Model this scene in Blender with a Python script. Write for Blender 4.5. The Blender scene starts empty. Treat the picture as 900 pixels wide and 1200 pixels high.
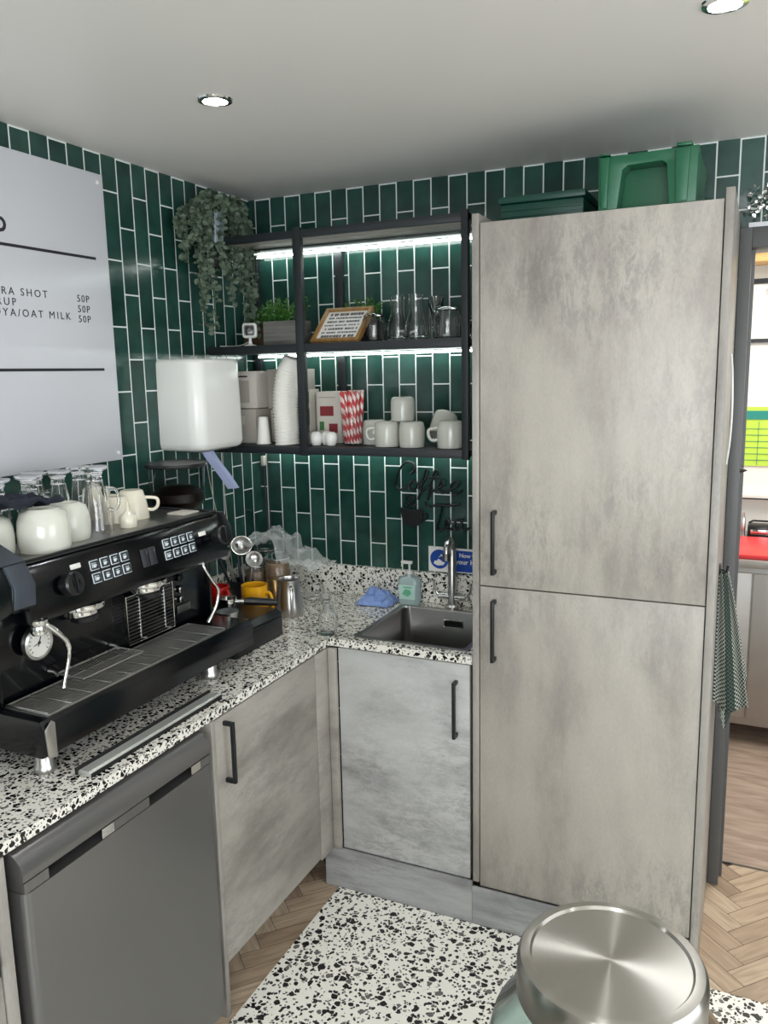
import bpy, bmesh, math, random
from mathutils import Vector, Matrix, noise
random.seed(7)
PI = math.pi
S = bpy.context.scene
COL = S.collection

# ---------------------------------------------------------------- camera
CAM = Vector((1.8565, -2.8057, 1.7763)); YAW, PITCH, ROLL, FPX = .4333, -.1692, -.0204, 949.48
fw = Vector((-math.sin(YAW)*math.cos(PITCH), math.cos(YAW)*math.cos(PITCH), math.sin(PITCH)))
rt = Vector((math.cos(YAW), math.sin(YAW), 0)); up = rt.cross(fw)
r2 = math.cos(ROLL)*rt + math.sin(ROLL)*up; u2 = -math.sin(ROLL)*rt + math.cos(ROLL)*up
cd = bpy.data.cameras.new('camera'); cam = bpy.data.objects.new('camera', cd); COL.objects.link(cam)
M = Matrix((r2, u2, -fw)).transposed().to_4x4(); M.translation = CAM
cam.matrix_world = M
cd.sensor_fit = 'VERTICAL'; cd.sensor_height = 36; cd.lens = FPX/1200*36; cd.clip_start = .02
S.camera = cam
# ---------------------------------------------------------------- world, light, exposure
W = bpy.data.worlds.new('world'); S.world = W; W.use_nodes = True
W.node_tree.nodes['Background'].inputs[0].default_value = (.80, .90, 1, 1)
W.node_tree.nodes['Background'].inputs[1].default_value = 1.0
S.view_settings.view_transform = 'Standard'; S.view_settings.look = 'None'
S.view_settings.exposure = 0.17; S.view_settings.gamma = 1; S.view_settings.use_curve_mapping = False
def area(name, loc, target, sx, sy, power, col):
    l = bpy.data.lights.new(name, 'AREA'); l.shape = 'RECTANGLE'; l.size = sx; l.size_y = sy; l.energy = power; l.color = col
    o = bpy.data.objects.new(name, l); COL.objects.link(o); o.location = loc
    o.rotation_euler = (Vector(target)-Vector(loc)).to_track_quat('-Z', 'Y').to_euler(); return o
area('window_daylight', (2.5, -4.55, 1.45), (1.5, 0, 1.7), 2.2, 1.3, 66, (.92, .965, 1))
area('side_window_daylight', (3.95, -2.0, 1.5), (0, -1.4, 1.5), 1.7, 1.2, 26, (.90, .955, 1))
area('back_room_fill', (2.5, 1.0, 2.5), (2.3, 1.2, 0), 1.2, 1.2, 42, (1, .97, .91))  # unseen overhead lamp added to brighten the room beyond the doorway

# ---------------------------------------------------------------- materials
def new_mat(name):
    m = bpy.data.materials.new(name); m.use_nodes = True
    nt = m.node_tree; b = nt.nodes['Principled BSDF']; return m, nt, b
def srgb(r, g, b):
    f = lambda c: (c/255/12.92 if c/255 <= .04045 else ((c/255+.055)/1.055)**2.4)
    return (f(r), f(g), f(b), 1)
def pmat(name, col, rough=.5, metal=0, noise_amt=.06, nscale=25, bump=0, **kw):
    m, nt, b = new_mat(name)
    tc = nt.nodes.new('ShaderNodeTexCoord'); n = nt.nodes.new('ShaderNodeTexNoise')
    n.inputs['Scale'].default_value = nscale; n.inputs['Detail'].default_value = 4
    nt.links.new(tc.outputs['Object'], n.inputs['Vector'])
    mx = nt.nodes.new('ShaderNodeMix'); mx.data_type = 'RGBA'
    c = Vector(col[:3])
    mx.inputs['A'].default_value = (*(c*(1-noise_amt)), 1); mx.inputs['B'].default_value = (*[min(1, v) for v in (c*(1+noise_amt))], 1)
    nt.links.new(n.outputs['Fac'], mx.inputs['Factor']); nt.links.new(mx.outputs['Result'], b.inputs['Base Color'])
    b.inputs['Roughness'].default_value = rough; b.inputs['Metallic'].default_value = metal
    for k, v in kw.items(): b.inputs[k.replace('_', ' ')].default_value = v
    if bump:
        bp = nt.nodes.new('ShaderNodeBump'); bp.inputs['Strength'].default_value = bump; bp.inputs['Distance'].default_value = .002
        nt.links.new(n.outputs['Fac'], bp.inputs['Height']); nt.links.new(bp.outputs['Normal'], b.inputs['Normal'])
    return m
def emis(name, col, s):
    m, nt, b = new_mat(name)
    b.inputs['Emission Color'].default_value = (*col, 1); b.inputs['Emission Strength'].default_value = s
    b.inputs['Base Color'].default_value = (.8, .8, .8, 1); return m
def glass(name, col=(1, 1, 1, 1), rough=.02, ior=1.45):
    m, nt, b = new_mat(name)
    b.inputs['Base Color'].default_value = col; b.inputs['Transmission Weight'].default_value = 1
    b.inputs['Roughness'].default_value = rough; b.inputs['IOR'].default_value = ior; return m
def ramp(nt, fac, stops, interp='LINEAR'):
    r = nt.nodes.new('ShaderNodeValToRGB'); r.color_ramp.interpolation = interp
    e = r.color_ramp.elements
    while len(e) < len(stops): e.new(.5)
    for i, (p, c) in enumerate(stops): e[i].position = p; e[i].color = c if len(c) == 4 else (*c, 1)
    nt.links.new(fac, r.inputs[0]); return r.outputs[0]
def math_n(nt, op, a, b=None, c=None):
    n = nt.nodes.new('ShaderNodeMath'); n.operation = op
    for i, v in enumerate((a, b, c)):
        if v is None: continue
        if isinstance(v, (int, float)): n.inputs[i].default_value = v
        else: nt.links.new(v, n.inputs[i])
    return n.outputs[0]
def mixc(nt, fac, a, b, mode='MIX'):
    n = nt.nodes.new('ShaderNodeMix'); n.data_type = 'RGBA'; n.blend_type = mode
    for s, v in (('Factor', fac), ('A', a), ('B', b)):
        i = [x for x in n.inputs if x.name == s and x.type == ('VALUE' if s == 'Factor' else 'RGBA')][0]
        if isinstance(v, (int, float, tuple)): i.default_value = v
        else: nt.links.new(v, i)
    return [o for o in n.outputs if o.type == 'RGBA'][0]

def tile_mat(name, axis, org):
    m, nt, b = new_mat(name)
    tc = nt.nodes.new('ShaderNodeTexCoord'); sp = nt.nodes.new('ShaderNodeSeparateXYZ'); nt.links.new(tc.outputs['Object'], sp.inputs[0])
    cb = nt.nodes.new('ShaderNodeCombineXYZ')
    nt.links.new(math_n(nt, 'SUBTRACT', sp.outputs['Z'], 1.327-.204*8), cb.inputs['X'])
    nt.links.new(math_n(nt, 'SUBTRACT', sp.outputs[axis], org), cb.inputs['Y'])
    br = nt.nodes.new('ShaderNodeTexBrick'); nt.links.new(cb.outputs[0], br.inputs['Vector'])
    br.inputs['Scale'].default_value = 1; br.inputs['Brick Width'].default_value = .204; br.inputs['Row Height'].default_value = .0667
    br.inputs['Mortar Size'].default_value = .0024; br.inputs['Mortar Smooth'].default_value = .15; br.offset = .5
    br.inputs['Color1'].default_value = srgb(28, 60, 53); br.inputs['Color2'].default_value = srgb(44, 80, 71)
    br.inputs['Mortar'].default_value = srgb(222, 228, 224)
    n = nt.nodes.new('ShaderNodeTexNoise'); n.inputs['Scale'].default_value = 11; n.inputs['Detail'].default_value = 5
    nt.links.new(tc.outputs['Object'], n.inputs['Vector'])
    cl = mixc(nt, .55, br.outputs['Color'], ramp(nt, n.outputs['Fac'], [(.3, (.35, .35, .35, 1)), (.7, (1.3, 1.3, 1.3, 1))]), 'MULTIPLY')
    nt.links.new(mixc(nt, br.outputs['Fac'], cl, srgb(222, 228, 224)), b.inputs['Base Color'])
    nt.links.new(ramp(nt, br.outputs['Fac'], [(0, (.14,)*3), (1, (.8,)*3)]), b.inputs['Roughness'])
    n2 = nt.nodes.new('ShaderNodeTexNoise'); n2.inputs['Scale'].default_value = 26; nt.links.new(tc.outputs['Object'], n2.inputs['Vector'])
    h = math_n(nt, 'ADD', math_n(nt, 'MULTIPLY', br.outputs['Fac'], -1.0), math_n(nt, 'MULTIPLY', n2.outputs['Fac'], .5))
    bp = nt.nodes.new('ShaderNodeBump'); bp.inputs['Strength'].default_value = .5; bp.inputs['Distance'].default_value = .002
    nt.links.new(h, bp.inputs['Height']); nt.links.new(bp.outputs['Normal'], b.inputs['Normal'])
    return m
def terrazzo(name, scale, base, dens, rough=.25):
    m, nt, b = new_mat(name)
    tc = nt.nodes.new('ShaderNodeTexCoord')
    nz = nt.nodes.new('ShaderNodeTexNoise'); nz.inputs['Scale'].default_value = scale*.9; nz.inputs['Detail'].default_value = 2
    nt.links.new(tc.outputs['Object'], nz.inputs['Vector'])
    vm = nt.nodes.new('ShaderNodeVectorMath'); vm.operation = 'SCALE'; vm.inputs['Scale'].default_value = .9/scale
    nt.links.new(nz.outputs['Color'], vm.inputs[0])
    va = nt.nodes.new('ShaderNodeVectorMath'); va.operation = 'ADD'
    nt.links.new(tc.outputs['Object'], va.inputs[0]); nt.links.new(vm.outputs[0], va.inputs[1])
    col = base
    for sc, dn, th, dark in ((scale*1.9, dens*1.0, .085, .30), (scale, dens, .10, 1)):
        v1 = nt.nodes.new('ShaderNodeTexVoronoi'); v1.inputs['Scale'].default_value = sc
        v2 = nt.nodes.new('ShaderNodeTexVoronoi'); v2.feature = 'DISTANCE_TO_EDGE'; v2.inputs['Scale'].default_value = sc
        for v in (v1, v2): nt.links.new(va.outputs[0], v.inputs['Vector'])
        s = nt.nodes.new('ShaderNodeSeparateColor'); nt.links.new(v1.outputs['Color'], s.inputs[0])
        pick = math_n(nt, 'LESS_THAN', s.outputs[0], dn)
        # bigger or smaller chip in each cell
        e1 = math_n(nt, 'GREATER_THAN', v2.outputs['Distance'], th*.6)
        e2 = math_n(nt, 'LESS_THAN', v1.outputs['Distance'], math_n(nt, 'MULTIPLY_ADD', s.outputs[1], .32, .24))
        edge = math_n(nt, 'MULTIPLY', e1, e2)
        cc = ramp(nt, s.outputs[2], [(0, srgb(16, 17, 18)), (.68, srgb(34, 34, 34)), (.8, srgb(105, 103, 98)), (1, srgb(150, 142, 128))] if dark == 1 else
                  [(0, srgb(25, 25, 25)), (.5, srgb(70, 70, 68)), (.8, srgb(150, 147, 140)), (1, srgb(190, 184, 170))], 'CONSTANT')
        col = mixc(nt, math_n(nt, 'MULTIPLY', pick, edge), col, cc)
    nt.links.new(col, b.inputs['Base Color']); b.inputs['Roughness'].default_value = rough
    return m
def concrete(name, sc, rot=(0, 0, 0), lo=(154, 147, 139), hi=(189, 182, 172), rough=.42):
    m, nt, b = new_mat(name)
    tc = nt.nodes.new('ShaderNodeTexCoord'); mp = nt.nodes.new('ShaderNodeMapping')
    mp.inputs['Scale'].default_value = sc; mp.inputs['Rotation'].default_value = rot
    nt.links.new(tc.outputs['Object'], mp.inputs['Vector'])
    n1 = nt.nodes.new('ShaderNodeTexNoise'); n1.inputs['Scale'].default_value = 2.6; n1.inputs['Detail'].default_value = 7; n1.inputs['Roughness'].default_value = .62
    n2 = nt.nodes.new('ShaderNodeTexNoise'); n2.inputs['Scale'].default_value = 15; n2.inputs['Detail'].default_value = 12; n2.inputs['Roughness'].default_value = .86; n2.inputs['Distortion'].default_value = .25
    n3 = nt.nodes.new('ShaderNodeTexNoise'); n3.inputs['Scale'].default_value = 1.7; n3.inputs['Detail'].default_value = 3
    n4 = nt.nodes.new('ShaderNodeTexNoise'); n4.inputs['Scale'].default_value = 160; n4.inputs['Detail'].default_value = 2
    nt.links.new(mp.outputs[0], n1.inputs['Vector']); nt.links.new(mp.outputs[0], n2.inputs['Vector']); nt.links.new(tc.outputs['Object'], n3.inputs['Vector']); nt.links.new(mp.outputs[0], n4.inputs['Vector'])
    c1 = ramp(nt, n1.outputs['Fac'], [(.36, srgb(*lo)), (.50, srgb(*[(2*h+l)/3 for l, h in zip(lo, hi)])), (.68, srgb(*hi))])
    blot = math_n(nt, 'MULTIPLY', ramp(nt, n3.outputs['Fac'], [(.44, (0, 0, 0)), (.60, (1, 1, 1))]), ramp(nt, n2.outputs['Fac'], [(.46, (0, 0, 0)), (.56, (1, 1, 1))]))
    c2 = mixc(nt, math_n(nt, 'MULTIPLY', blot, .46), c1, srgb(112, 109, 107))
    c3 = mixc(nt, .25, c2, ramp(nt, n4.outputs['Fac'], [(.3, (.75, .75, .75)), (.7, (1.1, 1.1, 1.1))]), 'MULTIPLY')
    nt.links.new(c3, b.inputs['Base Color']); b.inputs['Roughness'].default_value = rough
    bp = nt.nodes.new('ShaderNodeBump'); bp.inputs['Strength'].default_value = .12; bp.inputs['Distance'].default_value = .001
    nt.links.new(n2.outputs['Fac'], bp.inputs['Height']); nt.links.new(bp.outputs['Normal'], b.inputs['Normal'])
    return m
def wood_floor_mat():
    m, nt, b = new_mat('oak_herringbone')
    at = nt.nodes.new('ShaderNodeAttribute'); at.attribute_name = 'plank'
    uv = nt.nodes.new('ShaderNodeUVMap'); mp = nt.nodes.new('ShaderNodeMapping'); mp.inputs['Scale'].default_value = (3, 26, 1)
    nt.links.new(uv.outputs[0], mp.inputs['Vector'])
    n = nt.nodes.new('ShaderNodeTexNoise'); n.inputs['Scale'].default_value = 2; n.inputs['Detail'].default_value = 6; n.inputs['Distortion'].default_value = .8
    nt.links.new(mp.outputs[0], n.inputs['Vector'])
    c = ramp(nt, at.outputs['Fac'], [(0, srgb(158, 136, 114)), (.5, srgb(180, 158, 133)), (1, srgb(200, 180, 156))])
    g = ramp(nt, n.outputs['Fac'], [(.3, (.62, .58, .54)), (.6, (1.05, 1.05, 1.05))])
    nt.links.new(mixc(nt, .8, c, g, 'MULTIPLY'), b.inputs['Base Color']); b.inputs['Roughness'].default_value = .4
    return m
def plank_mat(name, ca, cb_, sc=(2, 2, 30)):
    m, nt, b = new_mat(name)
    tc = nt.nodes.new('ShaderNodeTexCoord'); mp = nt.nodes.new('ShaderNodeMapping'); mp.inputs['Scale'].default_value = sc
    nt.links.new(tc.outputs['Object'], mp.inputs['Vector'])
    n = nt.nodes.new('ShaderNodeTexNoise'); n.inputs['Scale'].default_value = 3; n.inputs['Detail'].default_value = 6; n.inputs['Distortion'].default_value = .5
    nt.links.new(mp.outputs[0], n.inputs['Vector'])
    nt.links.new(ramp(nt, n.outputs['Fac'], [(.3, ca), (.7, cb_)]), b.inputs['Base Color']); b.inputs['Roughness'].default_value = .5
    return m

m_tile_b = tile_mat('green_tile_back', 'X', .0325); m_tile_l = tile_mat('green_tile_left', 'Y', -.727)
m_ceil = pmat('ceiling_paint', srgb(232, 228, 223), .38, 0, .03, 2)
m_wall = pmat('cream_wall_paint', srgb(226, 225, 221), .7, 0, .03, 3)
m_wt = terrazzo('worktop_terrazzo', 76, srgb(234, 230, 220), .68, .16)
m_mat = terrazzo('floor_terrazzo', 46, srgb(246, 243, 232), .66, .35)
m_con_tall = concrete('concrete_tall', (1.6, 1.6, .55))
m_con_sink = concrete('concrete_sink', (.9, .9, 2.2), lo=(160, 160, 158), hi=(200, 200, 197))
m_con_left_shaded = concrete('concrete_left_shaded', (1, .8, 2.2), (math.radians(35), 0, 0), lo=(128, 122, 114), hi=(172, 166, 157))  # left run's shade put into the colour, darker than the other doors
m_con_panel = concrete('concrete_panel', (1.6, 1.6, .4), lo=(140, 135, 128), hi=(176, 171, 163))
m_counter_steel = pmat('counter_steel', (.45, .43, .41, 1), .5, 1, .08, 12)
m_con_plinth = concrete('concrete_plinth', (.7, .7, 4), lo=(134, 135, 136), hi=(176, 176, 174))
m_black = pmat('black_powder_coat', srgb(30, 35, 38), .45, 0, .1, 60)
m_handle = pmat('black_handle', srgb(22, 24, 26), .38)
m_gloss = pmat('gloss_black_enamel', srgb(4, 5, 8), .18, 0, .05, 8)
m_satin = pmat('satin_black', srgb(15, 17, 20), .35, 0, .1, 30)
m_plast = pmat('black_plastic', srgb(20, 20, 22), .3)
m_chrome = pmat('chrome', (.82, .82, .80, 1), .08, 1, .03, 10)
m_steel = pmat('brushed_steel', (.55, .54, .52, 1), .3, 1, .1, 40)
m_dsteel = pmat('dark_steel', (.30, .29, .28, 1), .33, 1, .1, 40)
m_sink = pmat('sink_steel', (.34, .33, .32, 1), .28, 1, .08, 20)
m_fridge = pmat('graphite_fridge', (.205, .20, .195, 1), .30, .75, .03, 3)
m_fridge_dark = pmat('dark_recess', srgb(18, 18, 20), .3)
m_fridge_side = pmat('fridge_side', srgb(60, 62, 64), .4)
m_board = pmat('white_gloss_board', srgb(208, 209, 214), .22, 0, .01, 2)
m_white = pmat('white_plastic', srgb(228, 228, 222), .22, 0, .02, 5)
m_paper = pmat('white_paper', srgb(236, 234, 228), .7, 0, .03, 30)
m_print = pmat('faded_print', srgb(96, 94, 96), .6)
m_ink = pmat('black_ink', srgb(34, 34, 40), .5)
m_cream = pmat('cream_porcelain', srgb(226, 220, 200), .15, 0, .02, 8)
m_grey_mug = pmat('grey_glaze', srgb(190, 190, 180), .15, 0, .05, 30)
m_bowl = pmat('ivory_glaze', srgb(214, 214, 202), .1, 0, .03, 14)
m_cup = pmat('paper_cup', srgb(236, 234, 226), .55, 0, .02, 20)
m_card = pmat('grey_carton', srgb(168, 162, 152), .7, 0, .08, 12)
m_card2 = pmat('white_carton', srgb(196, 190, 180), .65, 0, .06, 12)
m_maroon = pmat('maroon_print', srgb(120, 26, 36), .5)
m_green_print = pmat('green_print', srgb(52, 106, 52), .5, 0, .3, 60)
m_red = pmat('red_glaze', srgb(168, 22, 20), .2)
m_yellow = pmat('yellow_glaze', srgb(218, 158, 22), .22)
m_navy = pmat('navy_cloth', srgb(24, 30, 44), .85, 0, .2, 60, .3)
m_bluecloth = pmat('blue_cloth', srgb(134, 160, 214), .85, 0, .15, 50, .3)
m_bluepaper = pmat('blue_roll', srgb(164, 172, 206), .8, 0, .05, 40)
m_glass = glass('clear_glass'); m_glass_thin = glass('thin_glass', (1, 1, 1, 1), .03, 1.25)
m_greenglass = glass('green_jar_glass', (.80, .93, .91, 1), .08, 1.3)
m_smoke = glass('smoky_hopper', (.78, .79, .79, 1), .04, 1.1)
m_bean = pmat('coffee_beans', srgb(34, 22, 16), .4, 0, .5, 120, .8)
m_brown = pmat('brown_content', srgb(138, 116, 92), .6, 0, .3, 60, .5)
m_film = glass('plastic_film', (.85, .87, .85, 1), .25, 1.15)
m_film.node_tree.nodes['Principled BSDF'].inputs['Alpha'].default_value = .4
m_film.node_tree.nodes['Principled BSDF'].inputs['Transmission Weight'].default_value = .55
m_leaf = pmat('eucalyptus_leaf', srgb(86, 102, 84), .6, 0, .4, 40)
m_leaf2 = pmat('fresh_leaf', srgb(60, 110, 38), .5, 0, .45, 40)
m_pot = pmat('blue_grey_ceramic', srgb(120, 140, 148), .25, 0, .1, 20)
m_darkpot = pmat('dark_basket', srgb(18, 20, 22), .6)
m_brownpot = plank_mat('brown_wood', srgb(66, 48, 32), srgb(104, 78, 50))
m_greypot = plank_mat('grey_wood', srgb(84, 84, 80), srgb(128, 126, 120))
m_frame_wood = plank_mat('oak_frame', srgb(126, 92, 48), srgb(168, 128, 74), (20, 3, 3))
m_crate = pmat('green_plastic', srgb(24, 92, 62), .38, 0, .05, 10)
m_crate2 = pmat('dark_green_plastic', srgb(12, 62, 50), .4, 0, .05, 10)
m_led = emis('led_strip', (.90, 1, .95), 13)
m_bulb = emis('downlight_bulb', (.93, .97, 1), 60)
m_frame = pmat('grey_door_frame', srgb(92, 92, 92), .45)
m_blue = pmat('sign_blue', srgb(14, 70, 160), .4)
m_teal = pmat('soap_liquid', srgb(206, 228, 226), .2, 0, .05, 20, Transmission_Weight=.4)
m_redboard = pmat('red_chopping_board', srgb(214, 52, 58), .4)
m_lime = pmat('lime_print', srgb(184, 220, 74), .6, 0, .2, 8)
m_tealprint = pmat('teal_print', srgb(30, 130, 120), .6)
m_wood_light = plank_mat('pine', srgb(196, 156, 96), srgb(222, 186, 128))
m_vinyl = plank_mat('vinyl_plank', srgb(132, 112, 98), srgb(172, 152, 136), (2, 12, 2))
m_floor = wood_floor_mat()
m_rubber = pmat('black_rubber', srgb(14, 14, 14), .6)
m_dial = pmat('dial_face', srgb(214, 212, 204), .4)
def lid_mat():
    m, nt, b = new_mat('radial_brushed_steel')
    b.inputs['Base Color'].default_value = (.42, .40, .36, 1); b.inputs['Metallic'].default_value = 1; b.inputs['Roughness'].default_value = .28
    b.inputs['Anisotropic'].default_value = 1.0; b.inputs['Anisotropic Rotation'].default_value = .25
    t = nt.nodes.new('ShaderNodeTangent'); t.direction_type = 'RADIAL'; t.axis = 'Z'; nt.links.new(t.outputs[0], b.inputs['Tangent']); return m
m_lid = lid_mat()
def straw_mat():
    m, nt, b = new_mat('red_striped_paper')
    tc = nt.nodes.new('ShaderNodeTexCoord'); sp = nt.nodes.new('ShaderNodeSeparateXYZ'); nt.links.new(tc.outputs['Object'], sp.inputs[0])
    an = math_n(nt, 'ARCTAN2', sp.outputs['Y'], sp.outputs['X'])
    ph = math_n(nt, 'ADD', an, math_n(nt, 'MULTIPLY', sp.outputs['Z'], 2*PI/.042))
    f = math_n(nt, 'GREATER_THAN', math_n(nt, 'SINE', ph), 0.0)
    nt.links.new(mixc(nt, f, srgb(232, 214, 208), srgb(202, 60, 64)), b.inputs['Base Color']); b.inputs['Roughness'].default_value = .6
    return m
m_straw = straw_mat()
def towel_mat():
    m, nt, b = new_mat('checked_towel')
    uv = nt.nodes.new('ShaderNodeUVMap'); sp = nt.nodes.new('ShaderNodeSeparateXYZ'); nt.links.new(uv.outputs[0], sp.inputs[0])
    fx = math_n(nt, 'FRACT', math_n(nt, 'MULTIPLY', sp.outputs['X'], 9)); fy = math_n(nt, 'FRACT', math_n(nt, 'MULTIPLY', sp.outputs['Y'], 34))
    a = math_n(nt, 'GREATER_THAN', fx, .5); c = math_n(nt, 'GREATER_THAN', fy, .5)
    chk = math_n(nt, 'ABSOLUTE', math_n(nt, 'SUBTRACT', a, c))
    band = math_n(nt, 'LESS_THAN', math_n(nt, 'ABSOLUTE', math_n(nt, 'SUBTRACT', sp.outputs['X'], .52)), .11)
    c1 = mixc(nt, chk, srgb(28, 38, 36), srgb(176, 180, 170))
    c2 = mixc(nt, chk, srgb(22, 34, 30), srgb(66, 80, 72))
    nt.links.new(mixc(nt, band, c1, c2), b.inputs['Base Color']); b.inputs['Roughness'].default_value = .9
    return m
m_towel = towel_mat()

# ---------------------------------------------------------------- mesh helpers
def NB(): return bmesh.new()
def box(bm, x0, x1, y0, y1, z0, z1, bev=0, seg=2):
    r = bmesh.ops.create_cube(bm, size=1)
    vs = r['verts']
    for v in vs: v.co = Vector(((x0+x1)/2 + v.co.x*(x1-x0), (y0+y1)/2 + v.co.y*(y1-y0), (z0+z1)/2 + v.co.z*(z1-z0)))
    if bev:
        es = list({e for v in vs for e in v.link_edges})
        bmesh.ops.bevel(bm, geom=es, offset=bev, segments=seg, affect='EDGES', profile=.5)
    return bm
def prism(bm, poly, axis, a, b, bev=0):
    # poly: 2-D outline; axis 'y': (x,z) outline run along y; 'x': (y,z) along x; 'z': (x,y) along z
    def P(p, t): return {'y': (p[0], t, p[1]), 'x': (t, p[0], p[1]), 'z': (p[0], p[1], t)}[axis]
    va = [bm.verts.new(P(p, a)) for p in poly]; vb = [bm.verts.new(P(p, b)) for p in poly]; n = len(poly)
    fs = [bm.faces.new(va), bm.faces.new(vb[::-1])]
    for i in range(n): fs.append(bm.faces.new((va[i], vb[i], vb[(i+1) % n], va[(i+1) % n])))
    bmesh.ops.recalc_face_normals(bm, faces=fs)
    if bev:
        es = list({e for f in fs[:2] for e in f.edges}); bmesh.ops.bevel(bm, geom=es, offset=bev, segments=2, affect='EDGES', profile=.5)
    return bm
def lathe(bm, prof, seg=28, M=None, close=False):
    rings = []
    for (r, z) in prof:
        if r < 1e-6: rings.append([bm.verts.new((0, 0, z))])
        else: rings.append([bm.verts.new((r*math.cos(2*PI*i/seg), r*math.sin(2*PI*i/seg), z)) for i in range(seg)])
    for a, b in zip(rings, rings[1:]):
        if len(a) == 1 and len(b) == 1: continue
        for i in range(seg):
            j = (i+1) % seg
            if len(a) == 1: bm.faces.new((a[0], b[j], b[i]))
            elif len(b) == 1: bm.faces.new((a[i], a[j], b[0]))
            else: bm.faces.new((a[i], a[j], b[j], b[i]))
    if M is not None:
        for R in rings:
            for v in R: v.co = M @ v.co
    return bm
def tube(bm, pts, r, seg=8, closed=False, smooth=0):
    pts = [Vector(p) for p in pts]
    if smooth: pts = catmull(pts, smooth, closed)
    n = len(pts); rings = []; prev = None
    rr = r if isinstance(r, (list, tuple)) else [r]*n
    if len(rr) != n: rr = [rr[int(i*(len(rr)-1)/(n-1)+.5)] for i in range(n)]
    for i, p in enumerate(pts):
        a = pts[(i-1) % n] if (closed or i > 0) else p; b = pts[(i+1) % n] if (closed or i < n-1) else p
        t = (b-a).normalized()
        if t.length < .5: t = Vector((0, 0, 1))
        if prev is None:
            nrm = t.orthogonal().normalized()
        else:
            nrm = (prev - t*prev.dot(t)); nrm = nrm.normalized() if nrm.length > 1e-6 else t.orthogonal().normalized()
        prev = nrm; bn = t.cross(nrm)
        rings.append([bm.verts.new(p + rr[i]*(math.cos(2*PI*k/seg)*nrm + math.sin(2*PI*k/seg)*bn)) for k in range(seg)])
    for i in range(n if closed else n-1):
        a, b = rings[i], rings[(i+1) % n]
        for k in range(seg): bm.faces.new((a[k], a[(k+1) % seg], b[(k+1) % seg], b[k]))
    if not closed: bm.faces.new(rings[0][::-1]); bm.faces.new(rings[-1])
    return bm
def catmull(P, k, closed=False):
    out = []; n = len(P)
    for i in range(n if closed else n-1):
        p0 = P[(i-1) % n] if (closed or i > 0) else P[i]; p1 = P[i]; p2 = P[(i+1) % n]
        p3 = P[(i+2) % n] if (closed or i < n-2) else P[(i+1) % n]
        for j in range(k):
            t = j/k
            out.append(.5*((2*p1)+(-p0+p2)*t+(2*p0-5*p1+4*p2-p3)*t*t+(-p0+3*p1-3*p2+p3)*t**3))
    if not closed: out.append(P[-1])
    return out
def cyl(bm, c, r, h, seg=24, axis='z', bev=0):
    M = Matrix.Translation(c)
    if axis == 'x': M = M @ Matrix.Rotation(PI/2, 4, 'Y')
    if axis == 'y': M = M @ Matrix.Rotation(-PI/2, 4, 'X')
    b = bev
    lathe(bm, [(0, 0), (r-b, 0), (r, b), (r, h-b), (r-b, h), (0, h)] if b else [(0, 0), (r, 0), (r, h), (0, h)], seg, M)
    return bm
def mk(name, bm, mat, parent=None, smooth=40, world=True, loc=None):
    bmesh.ops.recalc_face_normals(bm, faces=bm.faces)
    if parent is not None and world:
        bm.transform(Matrix.Translation(parent.location).inverted() if parent.parent is None else Matrix.Translation(parent.parent.location).inverted())
    me = bpy.data.meshes.new(name); bm.to_mesh(me); bm.free()
    me.materials.append(mat)
    if smooth:
        me.shade_smooth(); me.set_sharp_from_angle(angle=math.radians(smooth))
    o = bpy.data.objects.new(name, me); COL.objects.link(o)
    if parent is not None: o.parent = parent
    if loc is not None: o.location = loc
    return o
def tag(o, label=None, cat=None, group=None, kind=None):
    if label: o['label'] = label
    if cat: o['category'] = cat
    if group: o['group'] = group
    if kind: o['kind'] = kind
    return o
def thing(name, loc, label, cat, group=None, rz=0):
    o = bpy.data.objects.new(name, None); COL.objects.link(o); o.location = loc; o.rotation_euler = (0, 0, rz); o.empty_display_size = .05
    return tag(o, label, cat, group)
def struct(name, bm, mat, smooth=40, parent=None):
    o = mk(name, bm, mat, parent, smooth)
    if parent is None: o['kind'] = 'structure'
    return o
def copy_tree(o, loc=None, rot=None, label=None):
    c = o.copy(); COL.objects.link(c)
    if loc is not None: c.location = loc
    if rot is not None: c.rotation_euler = rot
    if label: c['label'] = label
    for ch in list(o.children):
        d = ch.copy(); COL.objects.link(d); d.parent = c
        for g in list(ch.children):
            e = g.copy(); COL.objects.link(e); e.parent = d
    return c
def text_bm(body, size, loc, plane, extrude=.0006, align='LEFT', spacing=1.0, bold=0):
    c = bpy.data.curves.new('txt', 'FONT'); c.body = body; c.size = size; c.extrude = extrude; c.align_x = align; c.space_character = spacing; c.offset = bold
    c.resolution_u = 3
    o = bpy.data.objects.new('txt', c); COL.objects.link(o)
    dg = bpy.context.evaluated_depsgraph_get(); me = bpy.data.meshes.new_from_object(o.evaluated_get(dg))
    bm = bmesh.new(); bm.from_mesh(me)
    bpy.data.objects.remove(o); bpy.data.meshes.remove(me)
    if plane == 'back': R = Matrix(((1, 0, 0), (0, 0, -1), (0, 1, 0)))      # faces -y
    elif plane == 'left': R = Matrix(((0, 0, 1), (1, 0, 0), (0, 1, 0)))     # faces +x
    else: R = plane
    bm.transform(Matrix.Translation(loc) @ R.to_4x4()); return bm

CH = 2.4515
# ================================================================ STRUCTURE
bm = NB(); box(bm, -.12, 0, -4.72, .12, 0, CH); struct('wall_left', bm, m_tile_l, 0)
bm = NB(); box(bm, 0, 1.777, 0, .12, 0, CH); box(bm, 1.777, 2.67, 0, .12, 2.19, CH); box(bm, 2.67, 4.0, 0, .12, 0, CH); struct('wall_back', bm, m_tile_b, 0)
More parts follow.
